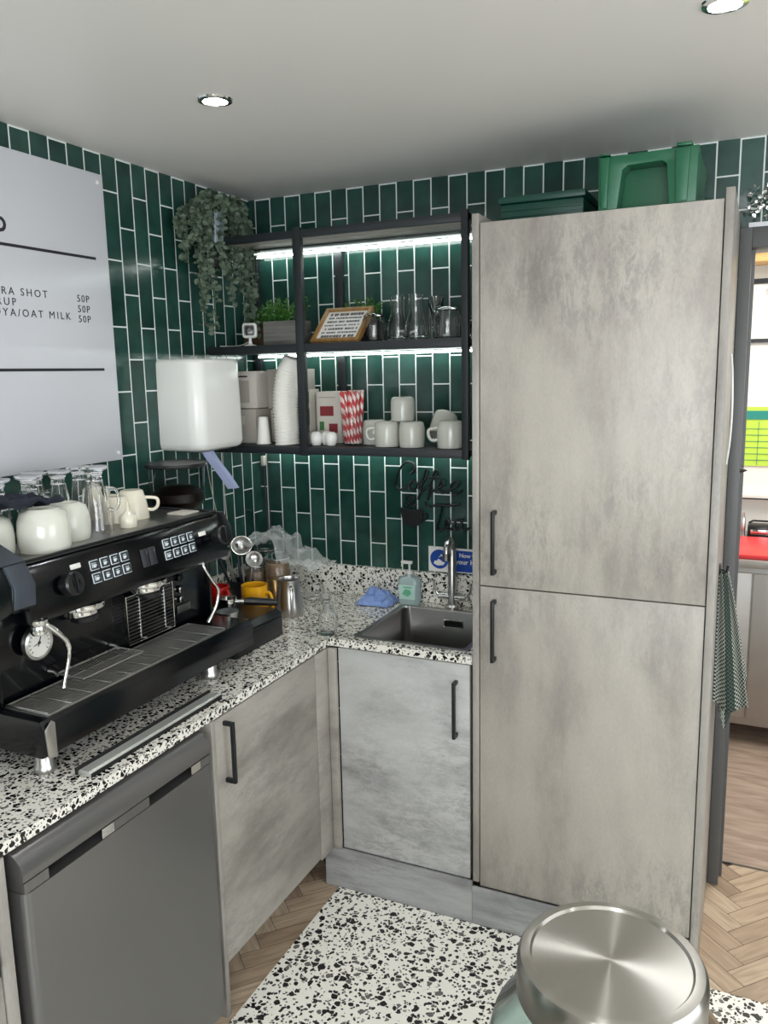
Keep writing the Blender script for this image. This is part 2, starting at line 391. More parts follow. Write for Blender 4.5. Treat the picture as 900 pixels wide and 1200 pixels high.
# front wall with window, right wall with window
bm = NB(); box(bm, 0, 1.2, -4.72, -4.6, 0, CH); box(bm, 3.7, 4.0, -4.72, -4.6, 0, CH); box(bm, 1.2, 3.7, -4.72, -4.6, 0, .7); box(bm, 1.2, 3.7, -4.72, -4.6, 2.2, CH); struct('wall_front', bm, m_wall, 0)
bm = NB(); box(bm, 4.0, 4.12, -4.72, -3.0, 0, CH); box(bm, 4.0, 4.12, -1.0, .12, 0, CH); box(bm, 4.0, 4.12, -3.0, -1.0, 0, .8); box(bm, 4.0, 4.12, -3.0, -1.0, 2.2, CH); struct('wall_right', bm, m_wall, 0)
bm = NB(); box(bm, -.12, 4.12, -4.72, .12, CH, CH+.08); struct('ceiling', bm, m_ceil, 0)
for n, (a, b_) in (('window_1', ((1.2, 3.7, .7, 2.2), 'y')), ('window_2', ((-3.0, -1.0, .8, 2.2), 'x'))):
    bm = NB(); p0, p1, z0, z1 = a
    for (q0, q1, w0, w1) in ((p0, p0+.06, z0, z1), (p1-.06, p1, z0, z1), (p0, p1, z0, z0+.06), (p0, p1, z1-.06, z1), ((p0+p1)/2-.03, (p0+p1)/2+.03, z0, z1)):
        if b_ == 'y': box(bm, q0, q1, -4.69, -4.63, w0, w1)
        else: box(bm, 4.03, 4.09, q0, q1, w0, w1)
    struct(n, bm, m_white, 0)
# herringbone floor
def herringbone():
    bm = NB(); w = .066; n = 5; g = .0009
    uvl = bm.loops.layers.uv.new('UVMap'); at = bm.faces.layers.float.new('plank')
    R = Matrix.Rotation(math.radians(47), 3, 'Z'); c0 = Vector((1.9, -.3, 0))
    def plank(i, j, hor):
        L = n*w
        a, b = (L, w) if hor else (w, L)
        P = [(i*w+g, j*w+g), (i*w+a-g, j*w+g), (i*w+a-g, j*w+b-g), (i*w+g, j*w+b-g)]
        Q = [R @ Vector((x, y, 0)) + c0 for x, y in P]
        cx = sum(q.x for q in Q)/4; cy = sum(q.y for q in Q)/4
        if not (0 < cx < 4.0 and -4.6 < cy < .22): return
        f = bm.faces.new([bm.verts.new((q.x, q.y, .0)) for q in Q])
        f[at] = random.random(); o = random.random()*7
        for l, (x, y) in zip(f.loops, P):
            l[uvl].uv = ((x, y+o) if hor else (y, x+o))
    for j in range(-70, 70):
        for i in range(-70, 70):
            mm = (i-j) % (2*n)
            if mm == 0: plank(i, j, True)
            if mm == 2*n-1: plank(i, j, False)
    return bm
fl = struct('floor', herringbone(), m_floor, 0)
bm = NB(); box(bm, -.12, 4.12, -4.72, .3, -.11, -.0012); struct('floor_underlay', bm, pmat('floor_gap', srgb(70, 56, 42), .8), 0)
# doorway frame
bm = NB(); box(bm, 1.777, 1.812, -.012, .132, 0, 2.19, .002); box(bm, 2.635, 2.67, -.012, .132, 0, 2.19, .002); box(bm, 1.8123, 2.6347, -.012, .132, 2.13, 2.19, .002)
box(bm, 1.812, 1.822, .05, .09, 0, 2.13)
struct('door_1', bm, m_frame, 30)
bm = NB(); box(bm, 1.8, 2.66, -.016, -.001, 2.19, 2.203); struct('trim_1', bm, m_board, 0)
# room beyond
bm = NB(); box(bm, 1.4, 3.9, 1.9, 2.0, 0, 2.62); struct('wall_beyond', bm, m_wall, 0)
bm = NB(); box(bm, 1.3, 1.4, .12, 2.0, 0, 2.62); box(bm, 3.8, 3.9, .12, 2.0, 0, 2.62); struct('wall_beyond_side', bm, m_wall, 0)
bm = NB(); box(bm, 1.3, 3.9, .12, 2.0, 2.62, 2.7); struct('ceiling_beyond', bm, m_wall, 0)
bm = NB(); box(bm, 1.3, 3.9, .142, 2.0, -.0005, .004); struct('floor_beyond', bm, m_vinyl, 0)
bm = NB(); box(bm, 1.812, 2.635, .136, .1415, 0.0005, .006); struct('trim_2', bm, m_dsteel, 0)
# terrazzo mat
bm = NB(); box(bm, .605, 3.6, -4.4, -.538, 0.0005, .005, .001, 1)
tag(mk('floor_mat', bm, m_mat, None, 30), 'white terrazzo sheet with black chips laid over the wooden floor', 'floor mat')

# ================================================================ BASE CABINETS
def bar_handle(parent, name, at, normal, L, mat=m_handle, cab=None):
    # at: centre on the door face; normal 'x' or 'y-'
    bm = NB(); x, y, z = at; w = .0055
    if normal == 'y':
        box(bm, x-w, x+w, y-.034, y-.023, z-L/2, z+L/2, .002)
        for s in (-1, 1): box(bm, x-w, x+w, y-.024, y, z+s*(L/2-.006)-.006, z+s*(L/2-.006)+.006, .0015)
    else:
        box(bm, x+.023, x+.034, y-w, y+w, z-L/2, z+L/2, .002)
        for s in (-1, 1): box(bm, x, x+.024, y-w, y+w, z+s*(L/2-.006)-.006, z+s*(L/2-.006)+.006, .0015)
    return mk(name, bm, mat, parent)
# sink unit: front at y=-.525
sk = thing('sink_cabinet', (.6, 0, 0), 'pale grey concrete-effect base cabinet under the sink', 'cabinet')
bm = NB(); box(bm, .615, .631, -.50, -.02, .15, .882); box(bm, 1.065, 1.081, -.50, -.02, .15, .882); box(bm, .631, 1.065, -.50, -.02, .15, .166); box(bm, .631, 1.065, -.035, -.02, .166, .882); mk('carcass', bm, m_con_panel, sk, 0)
bm = NB(); box(bm, .622, 1.083, -.525, -.505, .152, .879, .0012); d = mk('door', bm, m_con_sink, sk, 30)
bar_handle(d, 'door_handle', (1.04, -.525, .733), 'y', .186)
bm = NB(); box(bm, .553, 1.0925, -.536, -.527, 0.001, .1505); mk('plinth', bm, m_con_plinth, sk, 0)
bm = NB(); box(bm, .592, .6195, -.545, -.527, .152, .879, .001); box(bm, .574, .5905, -.625, -.527, .152, .879, .001)
mk('corner_post', bm, m_con_left_shaded, sk, 30)
# left run unit
lc = thing('base_cabinet', (.3, -.9, 0), 'warm grey base cabinet between the fridge and the corner', 'cabinet')
bm = NB(); box(bm, .02, .570, -1.162, -.63, .15, .168); box(bm, .02, .570, -1.162, -1.154, .168, .882); box(bm, .02, .570, -.646, -.63, .168, .882); box(bm, .02, .035, -1.154, -.646, .168, .882); mk('carcass', bm, m_con_panel, lc, 0)
bm = NB(); box(bm, .572, .590, -1.163, -.628, .162, .879, .0012); d = mk('door', bm, m_con_left_shaded, lc, 30)
bar_handle(d, 'door_handle', (.590, -1.125, .776), 'x', .176)
bm = NB(); box(bm, .44, .456, -1.16, -.545, .001, .1495); mk('plinth', bm, m_con_plinth, lc, 0)
bm = NB(); box(bm, .05, .592, -1.183, -1.1655, 0.001, .882, .001)
tag(mk('end_panel', bm, m_con_panel, None, 30), 'thin grey end panel between fridge and base cabinet', 'panel')
# leftmost unit
l2 = thing('base_cabinet', (.3, -2.1, 0), 'base cabinet at the left picture edge beside the fridge', 'cabinet')
bm = NB(); box(bm, .02, .570, -2.45, -1.862, .15, .168); box(bm, .02, .570, -1.878, -1.862, .168, .882); box(bm, .02, .570, -2.45, -2.434, .168, .882); mk('carcass', bm, m_con_panel, l2, 0)
bm = NB(); box(bm, .572, .590, -2.45, -1.862, .152, .879, .0012); d = mk('door', bm, m_con_left_shaded, l2, 30)
bar_handle(d, 'door_handle', (.590, -1.892, .765), 'x', .176)
bm = NB(); box(bm, .54, .556, -2.45, -1.86, 0.001, .15); mk('plinth', bm, m_con_plinth, l2, 0)
bm = NB(); box(bm, .05, .592, -1.859, -1.832, 0.001, .882, .001)
tag(mk('end_panel', bm, m_con_panel, None, 30), 'grey end panel on the left side of the fridge', 'panel')

# fridge
fr = thing('undercounter_fridge', (.33, -1.51, 0), 'graphite undercounter fridge with two recessed grips under the worktop', 'fridge')
Y0, Y1 = -1.815, -1.222
bm = NB(); box(bm, .04, .555, Y0+.006, Y1-.004, .03, .865, .004); mk('body', bm, m_fridge_side, fr)
dX0, dX1 = .560, .618
bm = NB()
pl = [(dX0, Y0)] + [(dX1-.016+.016*math.cos(a), Y0+.016+.016*math.sin(a)) for a in [-PI/2+PI/2*i/6 for i in range(7)]] + [(dX1-.010+.010*math.cos(a), Y1-.010+.010*math.sin(a)) for a in [PI/2*i/6 for i in range(7)]] + [(dX0, Y1)]
prism(bm, pl, 'z', .07, .795)
dm = mk('door', bm, m_fridge, fr, 35)
bm = NB()
prof = [(dX0, .819), (dX1-.008, .819), (dX1-.001, .822), (dX1, .832)] + [(dX1-.045+.045*math.cos(a), .832+.045*math.sin(a)) for a in [i*PI/2/8 for i in range(1, 9)]] + [(dX0, .877)]
prism(bm, prof, 'y', Y0, Y1)
mk('top_fascia', bm, m_fridge, fr, 35)
for a, b in ((Y0+.002, Y0+.062), (-1.568, -1.456), (Y1-.04, Y1-.002)):
    bm = NB(); box(bm, dX0, dX1-.002, a, b, .7955, .8185); mk('grip_bridge', bm, m_fridge, fr, 0)
for a, b in ((Y0+.0625, -1.5685), (-1.4555, Y1-.0405)):
    bm = NB(); box(bm, dX0, dX0+.012, a, b, .7955, .8185); mk('grip_recess', bm, m_fridge_dark, fr, 0)
    bm = NB(); prism(bm, [(dX0+.013, b-.004), (dX0+.013, b-.001), (dX1-.002, b-.001), (dX1-.002, b-.038)], 'z', .796, .818); mk('grip_end_cap', bm, m_chrome, fr, 0)
for yy in (Y0+.05, Y1-.05):
    bm = NB(); cyl(bm, (.5, yy, 0.0), .018, .03); mk('foot', bm, m_rubber, fr)

# ================================================================ WORKTOP (L with sink cut-out)
def worktop():
    bm = NB()
    xs = [0.0, .592, .672, 1.058, 1.092]; ys = [-2.5, -.532, -.487, -.09, -.0]
    V = {}
    def v(i, j):
        if (i, j) not in V: V[(i, j)] = bm.verts.new((xs[i], ys[j], .885))
        return V[(i, j)]
    fs = []
    for i in range(4):
        for j in range(4):
            if j == 0 and i > 0: continue
            if i == 2 and j == 2: continue
            fs.append(bm.faces.new((v(i, j), v(i+1, j), v(i+1, j+1), v(i, j+1))))
    r = bmesh.ops.extrude_face_region(bm, geom=fs)
    for e in r['geom']:
        if isinstance(e, bmesh.types.BMVert): e.co.z = .91
    return bm
tag(mk('worktop', worktop(), m_wt, None, 0), 'L-shaped black and white terrazzo worktop around the corner', 'worktop')
bm = NB(); box(bm, .022, 1.092, -.02, -.001, .911, 1.028, .001, 1)
tag(mk('upstand', bm, m_wt, None, 0), 'terrazzo upstand strip along the tiled back wall', 'upstand')
bm = NB(); box(bm, .001, .02, -2.5, -.001, .911, 1.028, .001, 1)
tag(mk('upstand', bm, m_wt, None, 0), 'terrazzo upstand strip behind the coffee machine on the left wall', 'upstand')

# sink
snk = thing('sink', (.865, -.288, .91), 'square stainless steel sink set into the worktop', 'sink')
def rrect(x0, x1, y0, y1, r, n=5):
    P = []
    for cx, cy, a0 in ((x1-r, y1-r, 0), (x0+r, y1-r, PI/2), (x0+r, y0+r, PI), (x1-r, y0+r, 3*PI/2)):
        for k in range(n+1):
            a = a0 + PI/2*k/n; P.append((cx+r*math.cos(a), cy+r*math.sin(a)))
    return P
def loft(bm, loops, capend=True):
    R = [[bm.verts.new((x, y, z)) for x, y in L] for L, z in loops]; n = len(R[0])
    for a, b in zip(R, R[1:]):
        for i in range(n): bm.faces.new((a[i], a[(i+1) % n], b[(i+1) % n], b[i]))
    if capend: bm.faces.new(R[-1])
    return bm
bm = NB()
sx0, sx1, sy0, sy1 = .664, 1.066, -.495, -.082
loft(bm, [(rrect(sx0, sx1, sy0, sy1, .012), .9102), (rrect(sx0, sx1, sy0, sy1, .012), .9135), (rrect(sx0+.016, sx1-.016, sy0+.016, sy1-.016, .02), .9135),
          (rrect(sx0+.02, sx1-.02, sy0+.02, sy1-.02, .025), .908), (rrect(sx0+.024, sx1-.024, sy0+.024, sy1-.024, .03), .74), (rrect(sx0+.044, sx1-.044, sy0+.044, sy1-.044, .02), .722)])
mk('basin', bm, m_sink, snk, 35)
bm = NB(); cyl(bm, (.865, -.288, .7225), .04, .004); mk('drain', bm, m_chrome, snk)
bm = NB(); box(bm, .842, .920, -.1095, -.1065, .850, .882, .001); ov = mk('overflow_frame', bm, m_chrome, snk)
bm = NB(); box(bm, .847, .915, -.1115, -.1096, .855, .877); mk('overflow_slot', bm, m_fridge_dark, snk, 0)
# tap
tp = thing('mixer_tap', (.856, -.052, .91), 'tall brushed steel mixer tap behind the sink', 'tap')
bm = NB(); lathe(bm, [(0, .911), (.028, .911), (.028, .918), (.017, .925), (.015, 1.13), (.013, 1.135), (0, 1.135)], 24, Matrix.Translation((.856, -.052, 0))); mk('column', bm, m_steel, tp)
bm = NB(); tube(bm, [(.856, -.052, 1.12), (.856, -.053, 1.145), (.857, -.070, 1.170), (.862, -.105, 1.172), (.866, -.135, 1.155), (.867, -.142, 1.135)], .0115, 14, smooth=5); sp_ = mk('spout', bm, m_steel, tp)
bm = NB(); cyl(bm, (.867, -.142, 1.112), .0145, .024); mk('nozzle', bm, m_dsteel, tp)
bm = NB(); cyl(bm, (.80, -.052, .952), .013, .112, 18, 'x', .003); tube(bm, [(.80, -.052, .955), (.788, -.052, .975), (.782, -.054, 1.01)], .0055, 10); tube(bm, [(.912, -.052, .955), (.925, -.052, .975), (.931, -.054, 1.01)], .0055, 10); mk('lever', bm, m_chrome, tp)

# ================================================================ TALL UNIT
tl = thing('tall_cabinet', (1.43, -.27, 0), 'tall grey concrete-effect larder cabinet with two doors', 'cabinet')
bm = NB(); box(bm, 1.117, 1.133, -.503, -.01, .138, 2.185); box(bm, 1.736, 1.752, -.503, -.01, .138, 2.185); box(bm, 1.133, 1.736, -.503, -.01, .138, .154); box(bm, 1.133, 1.736, -.503, -.01, 2.169, 2.185); box(bm, 1.133, 1.736, -.022, -.01, .154, 2.169); box(bm, 1.133, 1.736, -.50, -.03, 1.13, 1.146); mk('carcass', bm, m_con_panel, tl, 0)
bm = NB(); box(bm, 1.117, 1.752, -.525, -.505, 1.1395, 2.189, .0012); d = mk('upper_door', bm, m_con_tall, tl, 30)
bar_handle(d, 'door_handle', (1.164, -.525, 1.276), 'y', .192)
bm = NB(); box(bm, 1.117, 1.752, -.525, -.505, .137, 1.1355, .0012); d = mk('lower_door', bm, m_con_tall, tl, 30)
bar_handle(d, 'door_handle', (1.164, -.525, 1.004), 'y', .192)
bm = NB(); box(bm, 1.094, 1.114, -.529, -.002, .150, 2.214, .001); box(bm, 1.755, 1.776, -.529, -.002, .001, 2.214, .001); mk('side_panel', bm, m_con_panel, tl, 30)
bm = NB(); box(bm, 1.0935, 1.754, -.536, -.5295, .001, .1358); mk('plinth', bm, m_con_plinth, tl, 0)

# ================================================================ WALL SHELF
sh = thing('wall_shelf', (.5, -.15, 1.5), 'black metal open wall shelf with three boards and light strips', 'shelf')
for z0, z1 in ((1.503, 1.525), (1.859, 1.881)):
    bm = NB(); box(bm, .012, 1.012, -.302, -.024, z0, z1, .001); mk('shelf_board', bm, m_black, sh, 30)
bm = NB(); box(bm, .012, 1.012, -.302, -.022, 2.257, 2.262, .0005); 
mk('top_frame', bm, m_black, sh, 30)
for x in (.385, .990):
    bm = NB(); box(bm, x, x+.03 if x < .5 else x+.022, -.325, -.3025, 1.495, 2.27, .001); mk('front_post', bm, m_black, sh, 30)
for x in (.012, .385, .99):
    bm = NB(); box(bm, x, x+.03, -.0215, -.002, 1.50, 2.255, .001); mk('back_post', bm, m_black, sh, 30)
bm = NB(); box(bm, .012, 1.012, -.322, -.3025, 2.236, 2.262, .001); box(bm, .012, 1.012, -.322, -.303, 1.855, 1.884, .001) ; box(bm, .012, 1.012, -.322, -.303, 1.499, 1.527, .001); mk('front_rail', bm, m_black, sh, 30)
bm = NB(); box(bm, .042, .989, -.278, -.150, 2.240, 2.2562, .001); mk('top_board', bm, m_con_tall, sh, 30)
bm = NB(); box(bm, .042, .989, -.149, -.050, 2.2365, 2.2562, .001); mk('top_rear_board', bm, m_black, sh, 30)
for z in (2.2275, 1.848, 1.492):
    bm = NB(); box(bm, .045, .985, -.042, -.028, z-.001, z+.0065)
    ls = mk('light_strip', bm, m_led, sh, 0); ls['label'] = 'glowing white strip'

# ================================================================ MENU BOARD
mb = thing('menu_board', (.0, -1.5, 1.52), 'white menu board with black lettering on the left wall', 'menu board')
bm = NB(); box(bm, .002, .010, -2.3, -.800, 1.522, 2.386, .001); mk('panel', bm, m_board, mb, 30)
bm = NB()
for z in (2.136, 1.806): box(bm, .0101, .0109, -2.2, -.853, z-.004, z+.004)
mk('rule_line', bm, m_ink, mb, 0)
def addtext(dst, *a, **k):
    b = text_bm(*a, **k); me = bpy.data.meshes.new('t'); b.to_mesh(me); b.free(); dst.from_mesh(me); bpy.data.meshes.remove(me)
xo = .0102
for body, y, z in (('EXTRA SHOT', -1.052, 2.006), ('SYRUP', -1.163, 1.978), ('SOYA/OAT MILK', -.972, 1.950)):
    L = NB(); addtext(L, body, .029, (xo, y, z), 'left', .0005, 'RIGHT', 1.42); mk('menu_item', L, m_ink, mb, 0)
for z in (2.004, 1.974, 1.945):
    L = NB(); addtext(L, '50P', .029, (xo, -.893, z), 'left', .0005, 'RIGHT', 1.2); mk('price', L, m_ink, mb, 0)
L = NB(); addtext(L, 'FOOD', .055, (xo, -1.172, 2.168), 'left', .0005, 'RIGHT', 1.1, .002); mk('heading', L, m_ink, mb, 0)
for y, z in ((-.825, 2.36), (-.82, 1.545)):
    bm = NB(); cyl(bm, (.0101, y, z), .006, .004, 14, 'x', .001); mk('screw_cap', bm, m_white, mb)

# ================================================================ TOWEL DISPENSER
dp = thing('towel_dispenser', (.1, -.47, 1.53), 'white paper towel dispenser on the left wall beside the shelf', 'towel dispenser')
bm = NB()
def disp_loop(s, zt, top):
    # plan outline, rounded front corners; wall side at x=.001
    x1 = .155*s+.02; y0 = -.470-.137*s*1.0; y1 = -.470+.135*s
    P = [(.001, y0)]; r = .055
    for k in range(9):
        a = -PI/2+PI/2*k/8; P.append((x1-r+r*math.cos(a), y0+r*.8+r*.8*math.sin(a)))
    for k in range(9):
        a = PI/2*k/8; P.append((x1-r+r*math.cos(a), y1-r*.8+r*.8*math.sin(a)))
    P.append((.001, y1)); return P
loops = [(disp_loop(.90, 0, 0), 1.530), (disp_loop(.97, 0, 0), 1.538), (disp_loop(1, 0, 0), 1.555), (disp_loop(.99, 0, 0), 1.70), (disp_loop(.97, 0, 0), 1.822), (disp_loop(.94, 0, 0), 1.833), (disp_loop(.86, 0, 0), 1.838)]
loft(bm, loops); bm.faces.new([v for v in bm.verts][:len(loops[0][0])][::-1])
mk('cover', bm, m_white, dp, 50)
bm = NB(); box(bm, .05, .13, -.56, -.38, 1.522, 1.5305, .002); mk('paper_slot', bm, m_steel, dp)
bm = NB()
pts = [(.10, -.485, 1.53), (.115, -.47, 1.49), (.125, -.42, 1.43), (.13, -.375, 1.375)]
prev = None
for i, p in enumerate(catmull([Vector(q) for q in pts], 5)):
    w = Vector((.011, .020, 0)); t = Vector((.0012, -.0006, .0004))
    row = [bm.verts.new(p-w), bm.verts.new(p+w*.2+Vector((.006, -.004, 0))), bm.verts.new(p+w)]
    row2 = [bm.verts.new(v.co - t) for v in row][::-1]; ring = row+row2
    if prev:
        for a in range(6): bm.faces.new((prev[a], prev[(a+1) % 6], ring[(a+1) % 6], ring[a]))
    else: bm.faces.new(ring)
    prev = ring
bm.faces.new(prev[::-1])
tag(mk('paper_towel', bm, m_bluepaper, None, 30), 'pale blue paper towel hanging out below the white dispenser', 'paper towel')

# ================================================================ COFFEE + TEA WALL SIGN
cs = thing('lettering_sign', (.75, -.02, 1.34), 'black script sign reading Coffee & Tea with a cup', 'wall sign')
def cp(u, v):   # flat sign coordinates (unit 1/1000 m-ish) to the wall plane
    return Vector((.5605 + u*.000585, -.014, 1.4885 - v*.000545 - (u-300)*.00003))
strokes = {
 'letter': [
  [(200, 165), (230, 130), (222, 90), (175, 82), (130, 130), (105, 195), (98, 250), (125, 282), (175, 258), (208, 215)],
  [(215, 212), (195, 230), (190, 265), (215, 275), (240, 250), (236, 220), (215, 212), (245, 228), (270, 225)],
  [(250, 262), (300, 200), (326, 140), (308, 125), (285, 200), (268, 280), (252, 338), (262, 300), (300, 255)],
  [(300, 262), (350, 195), (388, 140), (372, 122), (345, 200), (328, 290), (316, 335), (330, 290), (378, 252)],
  [(300, 182), (350, 172), (402, 170)],
  [(378, 252), (430, 218), (425, 192), (400, 202), (392, 250), (415, 276), (455, 258)],
  [(455, 258), (512, 224), (530, 192), (505, 184), (478, 215), (484, 265), (515, 272), (552, 240)]],
 'ampersand': [[(240, 372), (205, 385), (168, 350), (178, 322), (212, 325), (222, 348), (190, 372), (172, 392)]],
 'word_tea': [
  [(300, 350), (318, 385), (370, 366), (450, 360), (532, 342)],
  [(415, 372), (402, 440), (382, 515), (394, 542), (430, 515)],
  [(430, 515), (465, 484), (460, 456), (440, 464), (434, 505), (456, 526), (490, 508)],
  [(540, 455), (508, 458), (494, 498), (512, 518), (542, 480), (552, 440), (545, 498), (562, 518), (592, 500)]]}
for part_, sts in strokes.items():
    bm = NB()
    for st in sts: tube(bm, [cp(u, v) for u, v in st], .0047, 6, smooth=5)
    mk(part_, bm, m_handle, cs, 60)
bm = NB(); cup = [(130, 405), (180, 412), (235, 410), (282, 398), (286, 440), (270, 500), (238, 530), (190, 538), (155, 518), (138, 470)]
prism(bm, [(cp(u, v).x, cp(u, v).z) for u, v in cup], 'y', -.020, -.011)
tube(bm, [cp(u, v) for u, v in [(280, 425), (308, 430), (312, 462), (272, 488)]], .004, 6, smooth=4)
mk('cup_shape', bm, m_handle, cs, 40)
for u, v in ((300, 190), (430, 362), (210, 470)):
    p = cp(u, v); bm = NB(); cyl(bm, (p.x, -.011, p.z), .003, .010, 10, 'y'); mk('wall_fixing', bm, m_handle, cs)

# hand wash signs on tiles
hs = thing('hand_wash_sign', (.787, 0, 1.03), 'white sticker with blue hand-washing circle left of the tap', 'sign')
bm = NB(); box(bm, .743, .832, -.0028, -.001, 1.031, 1.128); mk('backing', bm, m_paper, hs, 0)
bm = NB(); cyl(bm, (.787, -.0038, 1.080), .037, .0009, 32, 'y'); mk('blue_disc', bm, m_blue, hs)
bm = NB()
hand = [(.764, 1.062), (.780, 1.055), (.803, 1.058), (.810, 1.068), (.800, 1.071), (.790, 1.078), (.782, 1.081), (.778, 1.074), (.768, 1.073)]
prism(bm, hand, 'y', -.0046, -.0039); box(bm, .792, .812, -.0046, -.0039, 1.092, 1.099); tube(bm, [(.785, -.0042, 1.087), (.792, -.0042, 1.093), (.802, -.0042, 1.094)], .0014, 6)
mk('hand_pictogram', bm, m_paper, hs, 0)
h2 = thing('hand_wash_notice', (.915, 0, 1.03), 'blue notice with white hand-washing words right of the tap', 'sign')
bm = NB(); box(bm, .842, .985, -.0028, -.001, 1.033, 1.126); mk('backing', bm, m_paper, h2, 0)
bm = NB(); box(bm, .846, .981, -.0036, -.0029, 1.037, 1.118); mk('blue_field', bm, m_blue, h2, 0)
for tx_, sz_, xx_, zz_ in (('Now wash', .022, .914, 1.093), ('your Hands', .026, .914, 1.067)):
    bm = NB(); addtext(bm, tx_, sz_, (xx_, -.0042, zz_), 'back', .0004, 'CENTER', 1, .0005); mk('word', bm, m_paper, h2, 0)

# ================================================================ CEILING DOWNLIGHTS
def downlight(x, y, label, power=9):
    t = thing('downlight', (x, y, CH), label, 'downlight', 'recessed ceiling downlights')
    bm = NB(); lathe(bm, [(.030, -.001), (.031, -.006), (.042, -.004), (.044, 0), (.030, 0), (.030, -.001)], 32); mk('rim', bm, m_chrome, t, 50, False)
    bm = NB(); lathe(bm, [(0, -.0045), (.018, -.004), (.0295, -.0015), (.0295, -.0005), (0, -.0005)], 28); mk('bulb', bm, m_bulb, t, 50, False)
    l = bpy.data.lights.new('downlight_beam', 'SPOT'); l.energy = power; l.spot_size = math.radians(125); l.spot_blend = .8; l.shadow_soft_size = .03; l.color = (.96, .98, 1)
    o = bpy.data.objects.new('downlight_beam', l); COL.objects.link(o); o.parent = t; o.location = (0, 0, -.012)
    return t
downlight(.595, -1.024, 'lit ceiling downlight above the coffee machine')
downlight(1.759, -1.019, 'lit ceiling downlight at the top right picture edge')
for x, y in ((.6, -2.6), (1.76, -2.7), (2.95, -1.02), (2.95, -2.7)): downlight(x, y, 'added ceiling downlight outside the picture')  # unseen extra lamps, added to give the room's light a source

# ================================================================ CRATES ON TALL UNIT
cr = thing('plastic_crate', (1.555, -.40, 2.189), 'bright green upturned plastic crate on top of the tall cabinet', 'crate')
def crate():
    zt, zb = 2.322, 2.1895
    bm = NB()
    # upturned tub: sides taper to the top, front wall has a trapezoid recess
    x0, x1, y0, y1 = 1.445, 1.682, -.455, -.17
    loft(bm, [(rrect(x0, x1, y0, y1, .02), zb), (rrect(x0-.002, x1+.002, y0, y1, .02), zt-.03), (rrect(x0-.004, x1+.004, y0, y1, .02), zt), (rrect(x0+.01, x1-.01, y0+.012, y1-.01, .02), zt+.002)])
    return bm
mk('shell', crate(), m_crate, cr, 35)
def front_plate(poly_outer, y0, y1):
    bm = NB(); prism(bm, poly_outer, 'y', y0, y1, .001); return bm
mk('front_arch', front_plate([(1.443, 2.190), (1.490, 2.190), (1.502, 2.285), (1.515, 2.295), (1.600, 2.297), (1.612, 2.288), (1.620, 2.190), (1.684, 2.190), (1.687, 2.324), (1.441, 2.320)], -.524, -.4555), m_crate, cr, 30)
for a, b in ((1.447, 1.470), (1.632, 1.668)):
    bm = NB(); prism(bm, [(a+.004, 2.192), (b-.004, 2.192), (b, 2.318), (a, 2.318)], 'y', -.534, -.5245, .002); mk('corner_rib', bm, m_crate, cr, 30)
for bb in ((1.634, 1.672, -.532, -.49, 2.3245, 2.333), (1.444, 1.470, -.530, -.49, 2.3235, 2.328)):
    bm = NB(); box(bm, *bb, .002); mk('stacking_lug', bm, m_crate, cr, 30)
c2 = thing('plastic_crate', (1.27, -.36, 2.189), 'flat dark green plastic crate on the tall cabinet, left of the bright one', 'crate')
bm = NB(); box(bm, 1.158, 1.392, -.46, -.20, 2.1895, 2.243, .006); mk('tub', bm, m_crate2, c2)
bm = NB(); box(bm, 1.152, 1.398, -.468, -.19, 2.2435, 2.262, .004); 
mk('lid', bm, m_crate2, c2)
bm = NB()
for z in (2.205, 2.222): box(bm, 1.160, 1.390, -.464, -.4605, z, z+.005, .001)
mk('rib', bm, m_crate2, c2)

# ================================================================ PLANTS
def leaf(bm, c, d, s, wid=.8):
    d = d.normalized(); n = Vector((random.uniform(-1, 1), random.uniform(-1, 1), random.uniform(-.4, 1))); sd = d.cross(n)
    if sd.length < 1e-3: return
    sd = sd.normalized()*s*wid*.5; nn = d.cross(sd).normalized()*s*.12
    a = bm.verts.new(c); b_ = bm.verts.new(c+d*s*.35+sd+nn); e = bm.verts.new(c+d*s*.75+sd*.8+nn); t = bm.verts.new(c+d*s); e2 = bm.verts.new(c+d*s*.75-sd*.8+nn); b2 = bm.verts.new(c+d*s*.35-sd+nn); m0 = bm.verts.new(c+d*s*.55)
    for tri in ((a, b_, m0), (b_, e, m0), (e, t, m0), (t, e2, m0), (e2, b2, m0), (b2, a, m0)): bm.faces.new(tri)
hp = thing('hanging_plant', (.09, -.33, 2.2), 'trailing eucalyptus plant hanging high in the tiled corner', 'plant')
bm = NB(); lathe(bm, [(0, 2.215), (.022, 2.215), (.030, 2.25), (.034, 2.33), (.038, 2.345), (.031, 2.345), (.027, 2.32), (.02, 2.225), (0, 2.225)], 24, Matrix.Translation((.075, -.33, 0))); mk('vase', bm, m_pot, hp)
bm = NB(); lathe(bm, [(0, 2.15), (.038, 2.16), (.045, 2.20), (.042, 2.23), (.036, 2.23), (.036, 2.205), (0, 2.20)], 20, Matrix.Translation((.06, -.33, 0))); box(bm, .0015, .03, -.35, -.31, 2.13, 2.24, .002); mk('wall_basket', bm, m_darkpot, hp)
bm = NB(); st = NB(); rnd = random.Random(5)
ends = [(-.50, 2.22), (-.47, 2.17), (-.44, 2.10), (-.42, 2.02), (-.40, 1.96), (-.385, 1.94), (-.43, 2.08), (-.46, 2.25), (-.38, 2.16), (-.40, 2.05), (-.36, 2.14), (-.49, 2.28),
        (-.27, 2.18), (-.24, 2.12), (-.22, 2.15), (-.20, 2.00), (-.19, 1.92), (-.185, 1.90), (-.185, 1.96), (-.165, 2.10), (-.15, 2.20), (-.14, 2.26), (-.20, 2.22), (-.21, 2.05), (-.25, 2.2), (-.165, 2.02)]
